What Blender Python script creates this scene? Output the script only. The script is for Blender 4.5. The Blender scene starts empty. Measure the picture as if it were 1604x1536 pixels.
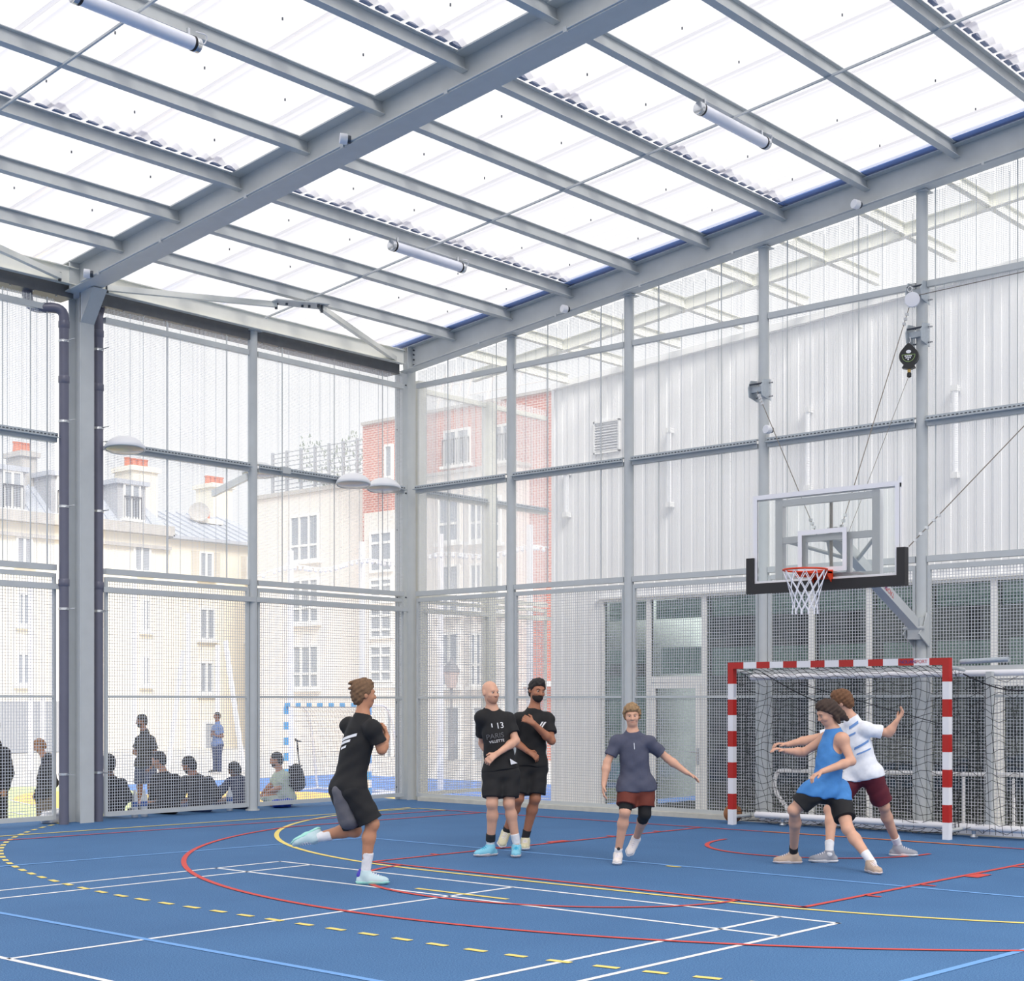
import bpy, math, random
import numpy as np
from mathutils import Vector, Matrix
from mathutils.bvhtree import BVHTree

random.seed(7)
SC = bpy.context.scene
COL = SC.collection

# ------------------------------------------------------------------ camera
FPX, HOR, YAW = 2311.5, 1099.0, math.radians(41.46)
CAM = np.array([16.689, -16.417, 1.556])
cd = bpy.data.cameras.new('camera')
cd.sensor_fit = 'HORIZONTAL'
cd.sensor_width = 36.0
cd.lens = 36.0 * FPX / 1604.0
cd.shift_y = (HOR - 768.0) / 1604.0
cd.clip_end = 400
cam = bpy.data.objects.new('camera', cd)
cam.location = CAM
cam.rotation_euler = (math.pi / 2, 0, YAW)
COL.objects.link(cam)
SC.camera = cam

# ------------------------------------------------------------------ sky, light, exposure
world = bpy.data.worlds.new('sky')
SC.world = world
world.use_nodes = True
wn, wl = world.node_tree.nodes, world.node_tree.links
wn.clear()
w_out = wn.new('ShaderNodeOutputWorld')
w_bg = wn.new('ShaderNodeBackground')
w_tc = wn.new('ShaderNodeTexCoord')
w_sep = wn.new('ShaderNodeSeparateXYZ')
w_rmp = wn.new('ShaderNodeValToRGB')
w_noise = wn.new('ShaderNodeTexNoise')
w_noise.inputs['Scale'].default_value = 2.2
w_noise.inputs['Detail'].default_value = 4.0
w_map = wn.new('ShaderNodeMapping')
w_map.inputs['Scale'].default_value = (1, 1, 3)
w_mix = wn.new('ShaderNodeMixRGB')
w_mix.blend_type = 'MULTIPLY'
w_mix.inputs['Fac'].default_value = 0.14
el = w_rmp.color_ramp.elements
el[0].position = 0.0
el[0].color = (0.06, 0.06, 0.06, 1)
el[1].position = 1.0
el[1].color = (0.66, 0.65, 0.63, 1)
for pos, c in ((0.485, (0.08, 0.08, 0.08, 1)), (0.50, (0.50, 0.50, 0.495, 1)), (0.58, (0.51, 0.51, 0.51, 1)), (0.72, (0.54, 0.535, 0.525, 1))):
    e = el.new(pos)
    e.color = c
w_ma = wn.new('ShaderNodeMath')
w_ma.operation = 'MULTIPLY_ADD'
w_ma.inputs[1].default_value = 0.5
w_ma.inputs[2].default_value = 0.5
wl.new(w_tc.outputs['Generated'], w_sep.inputs[0])
wl.new(w_sep.outputs['Z'], w_ma.inputs[0])
wl.new(w_ma.outputs[0], w_rmp.inputs['Fac'])
wl.new(w_tc.outputs['Generated'], w_map.inputs['Vector'])
wl.new(w_map.outputs[0], w_noise.inputs['Vector'])
wl.new(w_rmp.outputs['Color'], w_mix.inputs[1])
wl.new(w_noise.outputs['Fac'], w_mix.inputs[2])
wl.new(w_mix.outputs[0], w_bg.inputs['Color'])
w_bg.inputs['Strength'].default_value = 2.5
wl.new(w_bg.outputs[0], w_out.inputs[0])

sun = bpy.data.lights.new('sun', 'SUN')
sun.energy = 3.6
sun.angle = math.radians(25)
sun.color = (1.0, 0.95, 0.87)
so = bpy.data.objects.new('sun', sun)
so.rotation_euler = (math.radians(48), 0, math.radians(62))
so.location = (20, -10, 30)
COL.objects.link(so)

vs = SC.view_settings
SC.display_settings.display_device = 'sRGB'
vs.view_transform = 'Standard'
vs.look = 'None'
vs.exposure = 0.08
vs.gamma = 1.0
vs.use_curve_mapping = False
cy = getattr(SC, 'cycles', None)
if cy:
    cy.max_bounces = 10
    cy.diffuse_bounces = 5
    cy.transmission_bounces = 8
    cy.transparent_max_bounces = 24
    cy.caustics_reflective = False
    cy.caustics_refractive = False

# ------------------------------------------------------------------ photo pixel -> place helpers
CS, SN = math.cos(YAW), math.sin(YAW)
RIGHT = np.array([CS, SN, 0.0])
FWD = np.array([-SN, CS, 0.0])
UP = np.array([0.0, 0.0, 1.0])

def ray(px, py):
    return FWD + RIGHT * ((px - 802) / FPX) + UP * ((HOR - py) / FPX)
def at_z(px, py, z=0.0):
    d = ray(px, py)
    return CAM + d * ((z - CAM[2]) / d[2])
def at_y(px, py, y=0.0):
    d = ray(px, py)
    return CAM + d * ((y - CAM[1]) / d[1])
def at_x(px, py, x=0.0):
    d = ray(px, py)
    return CAM + d * ((x - CAM[0]) / d[0])
def at_d(px, py, dist):
    return CAM + ray(px, py) * dist

# ------------------------------------------------------------------ materials
MATS = {}
def mat(name, col, rough=0.55, metal=0.0, noise=0.0, nscale=30.0, bump=0.0, bscale=200.0, spec=0.5, alpha=None, trans=0.0):
    if name in MATS:
        return MATS[name]
    m = bpy.data.materials.new(name)
    m.use_nodes = True
    nt = m.node_tree
    b = nt.nodes['Principled BSDF']
    b.inputs['Base Color'].default_value = (*col, 1)
    b.inputs['Roughness'].default_value = rough
    b.inputs['Metallic'].default_value = metal
    b.inputs['Specular IOR Level'].default_value = spec
    if noise or bump:
        tc = nt.nodes.new('ShaderNodeTexCoord')
    if noise:
        n = nt.nodes.new('ShaderNodeTexNoise')
        n.inputs['Scale'].default_value = nscale
        n.inputs['Detail'].default_value = 5
        hs = nt.nodes.new('ShaderNodeHueSaturation')
        hs.inputs['Color'].default_value = (*col, 1)
        mr = nt.nodes.new('ShaderNodeMapRange')
        mr.inputs['From Min'].default_value = 0.3
        mr.inputs['From Max'].default_value = 0.7
        mr.inputs['To Min'].default_value = 1 - noise
        mr.inputs['To Max'].default_value = 1 + noise
        nt.links.new(tc.outputs['Object'], n.inputs['Vector'])
        nt.links.new(n.outputs['Fac'], mr.inputs['Value'])
        nt.links.new(mr.outputs[0], hs.inputs['Value'])
        nt.links.new(hs.outputs[0], b.inputs['Base Color'])
    if bump:
        n2 = nt.nodes.new('ShaderNodeTexNoise')
        n2.inputs['Scale'].default_value = bscale
        n2.inputs['Detail'].default_value = 3
        bp = nt.nodes.new('ShaderNodeBump')
        bp.inputs['Strength'].default_value = bump
        bp.inputs['Distance'].default_value = 0.01
        nt.links.new(tc.outputs['Object'], n2.inputs['Vector'])
        nt.links.new(n2.outputs['Fac'], bp.inputs['Height'])
        nt.links.new(bp.outputs[0], b.inputs['Normal'])
    if trans:
        b.inputs['Transmission Weight'].default_value = trans
    MATS[name] = m
    return m

def srgb(r, g, b):
    f = lambda c: (c / 255 / 12.92) if c / 255 <= 0.04045 else ((c / 255 + 0.055) / 1.055) ** 2.4
    return (f(r), f(g), f(b))

STEEL = mat('painted_steel', srgb(194, 198, 199), 0.45, noise=0.03, nscale=6)
STEELW = mat('white_and_hazed_steel', srgb(234, 234, 226), 0.45, noise=0.03, nscale=6)
GALV = mat('galvanised_steel', srgb(182, 190, 197), 0.4, 0.3, noise=0.06, nscale=25)
GALVD = mat('dull_galvanised_steel', srgb(120, 124, 128), 0.5, 0.3, noise=0.08, nscale=25)
WIRE = mat('welded_wire', srgb(196, 199, 206), 0.5)
WIREF = mat('fine_white_wire', srgb(240, 241, 243), 0.6)
BOLT = mat('bolt', srgb(75, 80, 88), 0.4, 0.5)
GUTTER = mat('dark_zinc', srgb(98, 100, 104), 0.5, 0.2, noise=0.08, nscale=8)
PIPE = mat('grey_plastic_pipe', srgb(104, 105, 122), 0.35, noise=0.04, nscale=5)
BLACK = mat('black_rubber', srgb(34, 33, 36), 0.55)
WHITE = mat('white_paint', srgb(240, 239, 243), 0.4)
RED = mat('red_paint', srgb(186, 26, 18), 0.4)
ORANGE = mat('rim_orange', srgb(222, 62, 16), 0.4)
BLUEP = mat('sky_blue_paint', srgb(70, 150, 225), 0.45)
NET = mat('white_net_cord', srgb(240, 240, 246), 0.7)
NETB = mat('black_net_cord', srgb(34, 36, 42), 0.7)
LINE_W = mat('white_line_paint', srgb(238, 238, 240), 0.75, bump=0.3, bscale=300)
LINE_Y = mat('yellow_line_paint', srgb(236, 214, 120), 0.75, bump=0.3, bscale=300)
LINE_R = mat('red_line_paint', srgb(206, 74, 68), 0.75, bump=0.3, bscale=300)
LINE_O = mat('orange_line_paint', srgb(224, 140, 66), 0.75, bump=0.3, bscale=300)
LINE_B = mat('light_blue_line_paint', srgb(108, 160, 220), 0.75, bump=0.3, bscale=300)
CHROME = mat('bright_steel', srgb(205, 208, 212), 0.25, 0.8)
ROPE = mat('steel_cable', srgb(120, 112, 104), 0.5, 0.3)

def floor_material():
    m = bpy.data.materials.new('blue_granulate')
    m.use_nodes = True
    nt = m.node_tree
    b = nt.nodes['Principled BSDF']
    b.inputs['Roughness'].default_value = 0.85
    b.inputs['Specular IOR Level'].default_value = 0.25
    tc = nt.nodes.new('ShaderNodeTexCoord')
    n1 = nt.nodes.new('ShaderNodeTexNoise')
    n1.inputs['Scale'].default_value = 110
    n1.inputs['Detail'].default_value = 3
    n2 = nt.nodes.new('ShaderNodeTexNoise')
    n2.inputs['Scale'].default_value = 0.9
    n2.inputs['Detail'].default_value = 5
    r1 = nt.nodes.new('ShaderNodeValToRGB')
    r1.color_ramp.elements[0].position = 0.33
    r1.color_ramp.elements[0].color = (*srgb(48, 86, 132), 1)
    r1.color_ramp.elements[1].position = 0.68
    r1.color_ramp.elements[1].color = (*srgb(88, 130, 174), 1)
    mx = nt.nodes.new('ShaderNodeMixRGB')
    mx.blend_type = 'SOFT_LIGHT'
    mx.inputs['Fac'].default_value = 0.22
    bp = nt.nodes.new('ShaderNodeBump')
    bp.inputs['Strength'].default_value = 0.35
    bp.inputs['Distance'].default_value = 0.004
    for n in (n1, n2):
        nt.links.new(tc.outputs['Object'], n.inputs['Vector'])
    nt.links.new(n1.outputs['Fac'], r1.inputs['Fac'])
    nt.links.new(r1.outputs[0], mx.inputs[1])
    nt.links.new(n2.outputs['Fac'], mx.inputs[2])
    nt.links.new(mx.outputs[0], b.inputs['Base Color'])
    nt.links.new(n1.outputs['Fac'], bp.inputs['Height'])
    nt.links.new(bp.outputs[0], b.inputs['Normal'])
    return m
FLOORM = floor_material()

def translucent_sheet(name, col, tcol, f_trans, f_clear):
    m = bpy.data.materials.new(name)
    m.use_nodes = True
    nt = m.node_tree
    nt.nodes.clear()
    out = nt.nodes.new('ShaderNodeOutputMaterial')
    d = nt.nodes.new('ShaderNodeBsdfDiffuse')
    d.inputs['Color'].default_value = (*col, 1)
    t = nt.nodes.new('ShaderNodeBsdfTranslucent')
    t.inputs['Color'].default_value = (*tcol, 1)
    tr = nt.nodes.new('ShaderNodeBsdfTransparent')
    tr.inputs['Color'].default_value = (*tcol, 1)
    m1 = nt.nodes.new('ShaderNodeMixShader')
    m1.inputs[0].default_value = f_trans
    m2 = nt.nodes.new('ShaderNodeMixShader')
    m2.inputs[0].default_value = f_clear
    nt.links.new(d.outputs[0], m1.inputs[1])
    nt.links.new(t.outputs[0], m1.inputs[2])
    nt.links.new(m1.outputs[0], m2.inputs[1])
    nt.links.new(tr.outputs[0], m2.inputs[2])
    gl = nt.nodes.new('ShaderNodeBsdfGlossy')
    gl.inputs['Roughness'].default_value = 0.12
    fr = nt.nodes.new('ShaderNodeFresnel')
    fr.inputs['IOR'].default_value = 1.58
    m3 = nt.nodes.new('ShaderNodeMixShader')
    nt.links.new(fr.outputs[0], m3.inputs[0])
    nt.links.new(m2.outputs[0], m3.inputs[1])
    nt.links.new(gl.outputs[0], m3.inputs[2])
    nt.links.new(m3.outputs[0], out.inputs[0])
    return m
ROOFM = translucent_sheet('clear_corrugated_sheet', (0.8, 0.81, 0.86), (0.84, 0.84, 0.88), 0.85, 0.40)

def glass_pane(name, tint, gloss=0.12):
    m = bpy.data.materials.new(name)
    m.use_nodes = True
    nt = m.node_tree
    nt.nodes.clear()
    out = nt.nodes.new('ShaderNodeOutputMaterial')
    g = nt.nodes.new('ShaderNodeBsdfGlossy')
    g.inputs['Roughness'].default_value = 0.03
    g.inputs['Color'].default_value = (0.9, 0.95, 0.95, 1)
    tr = nt.nodes.new('ShaderNodeBsdfTransparent')
    tr.inputs['Color'].default_value = (*tint, 1)
    fr = nt.nodes.new('ShaderNodeFresnel')
    fr.inputs['IOR'].default_value = 1.45
    ad = nt.nodes.new('ShaderNodeMath')
    ad.operation = 'ADD'
    ad.inputs[1].default_value = gloss
    m2 = nt.nodes.new('ShaderNodeMixShader')
    nt.links.new(fr.outputs[0], ad.inputs[0])
    nt.links.new(ad.outputs[0], m2.inputs[0])
    nt.links.new(tr.outputs[0], m2.inputs[1])
    nt.links.new(g.outputs[0], m2.inputs[2])
    nt.links.new(m2.outputs[0], out.inputs[0])
    return m
GLASS_SCHOOL = glass_pane('school_glass', (0.84, 0.91, 0.89), 0.02)
GLASS_BOARD = glass_pane('backboard_glass', (0.985, 0.995, 0.99), 0.0)
GLASS_FAR = mat('far_window_glass', srgb(160, 166, 176), 0.08, spec=0.8)

# ------------------------------------------------------------------ mesh building
class MB:
    """collects shapes in world coordinates, built into one mesh object"""
    def __init__(self):
        self.v, self.f = [], []
    def add(self, verts, faces):
        n = len(self.v)
        self.v.extend([tuple(map(float, p)) for p in verts])
        self.f.extend([tuple(i + n for i in q) for q in faces])
        return self
    def box(self, lo, hi):
        x0, y0, z0 = lo
        x1, y1, z1 = hi
        return self.add([(x0, y0, z0), (x1, y0, z0), (x1, y1, z0), (x0, y1, z0), (x0, y0, z1), (x1, y0, z1), (x1, y1, z1), (x0, y1, z1)],
                        [(0, 3, 2, 1), (4, 5, 6, 7), (0, 1, 5, 4), (1, 2, 6, 5), (2, 3, 7, 6), (3, 0, 4, 7)])
    def frame(self, p0, p1, up):
        p0, p1 = np.array(p0, float), np.array(p1, float)
        d = p1 - p0
        d = d / np.linalg.norm(d)
        u = np.array(up, float)
        u = u - d * (u @ d)
        u /= np.linalg.norm(u)
        s = np.cross(d, u)
        return p0, p1, d, u, s
    def extrude(self, p0, p1, prof, up=(0, 0, 1), cap=True):
        """prof: list of (side, up) points; swept from p0 to p1"""
        p0, p1, d, u, s = self.frame(p0, p1, up)
        n = len(prof)
        vs = [p0 + s * a + u * b for a, b in prof] + [p1 + s * a + u * b for a, b in prof]
        fs = [(i, (i + 1) % n, n + (i + 1) % n, n + i) for i in range(n)]
        if cap:
            fs += [tuple(range(n))[::-1], tuple(range(n, 2 * n))]
        return self.add(vs, fs)
    def bar(self, p0, p1, w, h, up=(0, 0, 1)):
        return self.extrude(p0, p1, [(-w / 2, -h / 2), (w / 2, -h / 2), (w / 2, h / 2), (-w / 2, h / 2)], up)
    def ibeam(self, p0, p1, w, h, tf, tw, up=(0, 0, 1)):
        """I section centred on the axis p0-p1"""
        W, H, t = w / 2, h / 2, tw / 2
        pr = [(-W, -H), (W, -H), (W, -H + tf), (t, -H + tf), (t, H - tf), (W, H - tf), (W, H), (-W, H), (-W, H - tf), (-t, H - tf), (-t, -H + tf), (-W, -H + tf)]
        return self.extrude(p0, p1, pr, up)
    def tube(self, pts, r, seg=10, cap=True, closed=False):
        pts = [np.array(p, float) for p in pts]
        n = len(pts)
        rr = r if isinstance(r, (list, tuple)) else [r] * n
        base = len(self.v)
        prev = None
        vs = []
        for i, p in enumerate(pts):
            if closed:
                d = pts[(i + 1) % n] - pts[i - 1]
            else:
                d = pts[min(i + 1, n - 1)] - pts[max(i - 1, 0)]
            d = d / (np.linalg.norm(d) + 1e-12)
            if prev is None:
                a = np.array([0, 0, 1.0]) if abs(d[2]) < 0.9 else np.array([1.0, 0, 0])
                u = a - d * (a @ d)
            else:
                u = prev - d * (prev @ d)
            u /= np.linalg.norm(u)
            prev = u
            s = np.cross(d, u)
            for k in range(seg):
                t = 2 * math.pi * k / seg
                vs.append(p + (u * math.cos(t) + s * math.sin(t)) * rr[i])
        fs = []
        m = n if closed else n - 1
        for i in range(m):
            for k in range(seg):
                a, b = i * seg + k, i * seg + (k + 1) % seg
                c, d2 = ((i + 1) % n) * seg + (k + 1) % seg, ((i + 1) % n) * seg + k
                fs.append((a, d2, c, b))
        if cap and not closed:
            fs.append(tuple(range(seg)))
            fs.append(tuple(range((n - 1) * seg, n * seg))[::-1])
        return self.add(vs, fs)
    def cyl(self, p0, p1, r, seg=16, r1=None):
        return self.tube([p0, p1], [r, r if r1 is None else r1], seg)
    def lathe(self, c, prof, seg=24, axis=(0, 0, 1)):
        """prof (radius, height) along axis from c"""
        c = np.array(c, float)
        a = np.array(axis, float)
        a /= np.linalg.norm(a)
        h = np.array([1.0, 0, 0]) if abs(a[0]) < 0.9 else np.array([0, 1.0, 0])
        u = h - a * (h @ a)
        u /= np.linalg.norm(u)
        s = np.cross(a, u)
        vs, fs = [], []
        for r, z in prof:
            for k in range(seg):
                t = 2 * math.pi * k / seg
                vs.append(c + a * z + (u * math.cos(t) + s * math.sin(t)) * max(r, 1e-4))
        n = len(prof)
        for i in range(n - 1):
            for k in range(seg):
                fs.append((i * seg + k, i * seg + (k + 1) % seg, (i + 1) * seg + (k + 1) % seg, (i + 1) * seg + k))
        fs.append(tuple(range(seg))[::-1])
        fs.append(tuple(range((n - 1) * seg, n * seg)))
        return self.add(vs, fs)
    def quad(self, a, b, c, d):
        return self.add([a, b, c, d], [(0, 1, 2, 3)])
    def prism(self, poly, z0, z1):
        n = len(poly)
        vs = [(x, y, z0) for x, y in poly] + [(x, y, z1) for x, y in poly]
        fs = [(i, (i + 1) % n, n + (i + 1) % n, n + i) for i in range(n)] + [tuple(range(n))[::-1], tuple(range(n, 2 * n))]
        return self.add(vs, fs)

def wpos(o):
    return np.array(o.get('_w', (0.0, 0.0, 0.0)))

def link_mesh(name, verts, faces, material, parent=None, smooth=False, loc=None):
    """one mesh object; verts are world coordinates"""
    if parent is not None:
        org = wpos(parent)
    else:
        org = np.array(loc if loc is not None else (0.0, 0.0, 0.0), float)
    va = np.asarray(verts, float) - org
    me = bpy.data.meshes.new(name)
    me.from_pydata([tuple(p) for p in va], [], [tuple(int(i) for i in f) for f in faces])
    mats = material if isinstance(material, (list, tuple)) else [material]
    for m in mats:
        me.materials.append(m)
    if smooth:
        me.polygons.foreach_set('use_smooth', [True] * len(me.polygons))
        if smooth is not True:
            me.set_sharp_from_angle(angle=smooth)
    me.update()
    o = bpy.data.objects.new(name, me)
    COL.objects.link(o)
    if parent is not None:
        o.parent = parent
    else:
        o.location = org
    o['_w'] = [float(x) for x in org]
    return o

def obj(name, mb, material, parent=None, smooth=False, loc=None):
    return link_mesh(name, mb.v, mb.f, material, parent, smooth, loc)

def tag(o, label, cat, group=None, kind=None):
    o['label'] = label
    o['category'] = cat
    if group:
        o['group'] = group
    if kind:
        o['kind'] = kind
    return o

def thing(name, label, cat, loc, group=None):
    o = bpy.data.objects.new(name, None)
    o.empty_display_size = 0.2
    COL.objects.link(o)
    o.location = [float(x) for x in loc]
    o['_w'] = [float(x) for x in loc]
    tag(o, label, cat, group)
    return o

def struct(name, mb, material, parent=None, smooth=False):
    o = obj(name, mb, material, parent, smooth)
    if parent is None:
        o['kind'] = 'structure'
    return o

SM = math.radians(40)

def text_mesh(s, size, place, extrude=0.0015):
    """text outlines as vertices, faces in a plane: place(u, v) -> world point"""
    cu = bpy.data.curves.new('lettering', 'FONT')
    cu.body = s
    cu.size = size
    cu.align_x = 'CENTER'
    cu.align_y = 'CENTER'
    cu.offset = 0.0
    ob = bpy.data.objects.new('lettering', cu)
    COL.objects.link(ob)
    dg = bpy.context.evaluated_depsgraph_get()
    me = bpy.data.meshes.new_from_object(ob.evaluated_get(dg))
    vs = [place(v.co.x, v.co.y) for v in me.vertices]
    fs = [tuple(p.vertices) for p in me.polygons]
    bpy.data.objects.remove(ob)
    bpy.data.curves.remove(cu)
    bpy.data.meshes.remove(me)
    return vs, fs
# ================================================================== SETTING: floor, yard ground, roof sheet
YARD = -0.55
GROUND_S = -0.28
floor = struct('floor', MB().box((-0.78, -26, -0.6), (24, 0.12, 0.0)), FLOORM)
floor['label'] = 'blue rubber sports floor'

def strip(mb, pts, w, z):
    """flat painted line along a polyline, w wide, top at z"""
    pts = [np.array(p[:2], float) for p in pts]
    n = len(pts)
    L, R = [], []
    for i in range(n):
        d = pts[min(i + 1, n - 1)] - pts[max(i - 1, 0)]
        d /= np.linalg.norm(d)
        nrm = np.array([-d[1], d[0]])
        L.append(pts[i] + nrm * w / 2)
        R.append(pts[i] - nrm * w / 2)
    vs = [(p[0], p[1], z) for p in L] + [(p[0], p[1], z) for p in R]
    mb.add(vs, [(i, n + i, n + i + 1, i + 1) for i in range(n - 1)])

def arc(cx, cy, a, b, t0, t1, n=64):
    return [(cx + a * math.cos(math.radians(t0 + (t1 - t0) * i / n)), cy + b * math.sin(math.radians(t0 + (t1 - t0) * i / n))) for i in range(n + 1)]

lb = MB()
for pts in ([(3.3, -14), (3.834, -9.17), (4.106, -6.11), (4.22, -4.86)], [(4.2, -4.86), (9.9, -4.895), (13.1, -4.92), (17, -4.95)],
            [(3.75, -10.77), (13.0, -10.75)], [(12.75, -12), (12.89, -8.79), (12.97, -7.36), (13.1, -4.92)]):
    strip(lb, pts, 0.055, 0.0030)
wl_ = MB()
bx0, bx1, by0 = 5.45, 11.535, -7.125
for pts in ([(bx0, by0), (bx1 + .02, by0)], [(bx0 - .0, by0 - .77), (bx1, by0 - .77)], [(bx0 + .02, by0), (bx0 + .02, -20)], [(bx1, by0 + .02), (bx1, -20)],
            [(bx0 + .47, by0), (bx0 + .47, -20)], [(bx1 - .47, by0), (bx1 - .47, -20)], [(8.49, by0), (8.49, by0 - 4.62)], [(bx0, by0 - 4.62), (bx1, by0 - 4.62)]):
    strip(wl_, pts, 0.042, 0.0022)
ye = MB()
strip(ye, [(0.55, -14), (0.956, -7.55), (1.061, -5.9), (1.403, -1.18)], 0.055, 0.0046)
strip(ye, [(1.38, -1.18), (1.98, -1.18)], 0.055, 0.0046)
strip(ye, arc(7.2, -1.15, 6.0, 5.58, 180, 270) + arc(10.1, -1.15, 6.0, 5.58, 270, 360), 0.055, 0.0038)
strip(ye, [(7.95, -7.73), (8.97, -7.73)], 0.05, 0.0038)
strip(ye, [(8.53, -4.97), (8.69, -4.97)], 0.05, 0.0046)
# dashed nine metre line
dash = arc(7.2, -1.15, 9.05, 8.5, 180, 270, 400) + arc(10.1, -1.15, 9.0, 8.5, 270, 340, 400)
acc, seg = 0.0, []
for a, b in zip(dash[:-1], dash[1:]):
    d = math.hypot(b[0] - a[0], b[1] - a[1])
    n = max(1, int(d / 0.01))
    for k in range(n):
        t = k / n
        p = (a[0] + (b[0] - a[0]) * t, a[1] + (b[1] - a[1]) * t)
        if (acc % 0.325) < 0.175:
            seg.append(p)
        elif seg:
            if len(seg) > 3:
                strip(ye, [seg[0], seg[len(seg) // 2], seg[-1]], 0.055, 0.0038)
            seg = []
        acc += d / n
re_ = MB()
strip(re_, [(0.95, -14), (1.447, -7.83), (1.575, -6.24), (1.981, -1.16)], 0.045, 0.0054)
strip(re_, [(1.95, -1.185), (20, -1.15)], 0.045, 0.0054)
strip(re_, [(2.68, -1.18), (2.62, -1.87), (2.48, -4.2)] + arc(8.65, -2.75, 6.45, 6.27, 197, 330), 0.05, 0.0054)
strip(re_, [(6.17, -6.57), (6.36, -1.18)], 0.05, 0.0054)
strip(re_, [(6.15, -6.57), (10.97, -6.58)], 0.05, 0.0054)
strip(re_, [(10.95, -6.6), (11.0, -2.55), (11.05, -1.18)], 0.05, 0.0054)
strip(re_, arc(8.48, -6.57, 1.88, 1.45, 180, 360), 0.05, 0.0054)
strip(re_, arc(8.67, -2.28, 1.23, 1.26, 180, 360), 0.05, 0.0054)
for Y, w in ((-5.66, .05), (-4.72, .05), (-3.77, .3), (-2.85, .05), (-1.98, .05)):
    xl = 6.36 - 0.19 * (-1.18 - Y) / 5.39
    strip(re_, [(xl - .13, Y), (xl, Y)], w, 0.0054)
    xr = 10.95 + 0.1 * (Y + 6.6) / 5.4
    strip(re_, [(xr, Y), (xr + .14, Y)], w, 0.0054)
orl = MB()
strip(orl, [(7.22, -1.150), (10.15, -1.150)], 0.05, 0.0060)
for nm, mb, mm in (('white_line', wl_, LINE_W), ('light_blue_line', lb, LINE_B), ('yellow_line', ye, LINE_Y), ('red_line', re_, LINE_R), ('orange_line', orl, LINE_O)):
    obj(nm, mb, mm, floor)

# low concrete edging below the fence on the right-hand side
CONC = mat('pale_concrete', srgb(206, 202, 190), 0.8, noise=0.08, nscale=8, bump=0.2, bscale=60)
struct('trim_1', MB().box((0.2, 0.0, -0.3), (24, 0.17, 0.062)), CONC)

# roof -------------------------------------------------------------
def zr(x):                 # top of the purlins
    return 7.17 + 0.101 * x
PIT, AMP = 0.195, 0.04
def rib(y):
    t = (y / PIT) % 1.0
    return AMP * max(0.0, min(1.0, (0.34 - abs(t - 0.5)) / 0.12))
roof = MB()
LAPS = [-0.75, 3.36, 6.85, 10.35, 13.85, 17.4, 22.0]
ys = []
y = -25.0
while y < 0.02:
    for q in (0.16, 0.28, 0.5, 0.72, 0.84):
        yy = y + q * PIT
        ys.append(yy)
    y += PIT
for a, b in zip(LAPS[:-1], LAPS[1:]):
    x0, x1 = a, b + 0.11
    n0 = len(roof.v)
    vs = []
    for xx, dz in ((x0, 0.016), (x1, 0.004)):
        for yy in ys:
            vs.append((xx, yy, zr(xx) + 0.006 + dz + rib(yy)))
    n = len(ys)
    roof.add(vs, [(i, i + 1, n + i + 1, n + i) for i in range(n - 1)])
    # side laps: a doubled rib about every metre
    k = 0
    yy = -25.0
    while yy < -0.2:
        pr = [yy + q * PIT for q in (0.05, 0.16, 0.28, 0.5, 0.72, 0.84, 0.95)]
        m = len(pr)
        roof.add([(x0, p, zr(x0) + 0.03 + rib(p)) for p in pr] + [(x1, p, zr(x1) + 0.018 + rib(p)) for p in pr],
                 [(i, i + 1, m + i + 1, m + i) for i in range(m - 1)])
        yy += PIT * 5
ceiling = struct('ceiling', roof, ROOFM)
clos = MB()
CLOS = mat('profile_filler', srgb(178, 182, 198), 0.7)
for X in LAPS[1:-1]:
    yy = -15.0
    i = 0
    while yy < -0.05:
        pr = [(yy + q * PIT, rib(yy + q * PIT)) for q in (0.16, 0.28, 0.5, 0.72, 0.84)]
        z = zr(X) + 0.004
        w = 0.35 if i % 5 else 0.8
        vs = [(X, p, z + max(h * w, 0.001)) for p, h in pr] + [(X + .05, p, z + max(h * w, 0.001)) for p, h in pr] + [(X, pr[0][0], z), (X, pr[-1][0], z), (X + .05, pr[0][0], z), (X + .05, pr[-1][0], z)]
        clos.add(vs, [(0, 1, 2, 3, 4, 11, 10), (5, 12, 13, 9, 8, 7, 6), (0, 5, 6, 1), (1, 6, 7, 2), (2, 7, 8, 3), (3, 8, 9, 4)])
        yy += PIT
        i += 1
obj('profile_filler', clos, CLOS, ceiling)
# small fixing screws poking through the sheet
scr = MB()
for i in range(0, 14):
    for k in range(14):
        X = 0.95 + 1.165 * i + 0.58
        Y = -0.7 - 1.0 * k
        z = zr(X)
        scr.cyl((X, Y, z + .012), (X, Y, z - .012), 0.008, 6)
obj('roof_screw', scr, BOLT, ceiling)
# blue edge flashing seen between sheet and beam
FLASH = mat('blue_flashing', srgb(150, 176, 232), 0.4)
obj('edge_flashing', MB().extrude((-0.4, -0.06, zr(-0.4) + .02), (24, -0.06, zr(24) + .02), [(-.12, -.012), (.12, -.012), (.12, .03), (-.12, .03)]), FLASH, ceiling)

# ================================================================== STEEL FRAME
def bolts(mb, c, axis, offs, r=0.014):
    c = np.array(c, float)
    a = np.array(axis, float)
    for o in offs:
        p = c + np.array(o)
        mb.cyl(p, p + a * 0.018, r, 6)

def hcolumn(name, label, yc, xface, depth, width, top, loc):
    t = thing(name, label, 'column', loc)
    xc = xface - depth / 2
    obj('column_shaft', MB().ibeam((xc, yc, 0.0), (xc, yc, top), width, depth, 0.016, 0.012, up=(1, 0, 0)), STEEL, t)
    return t
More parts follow.
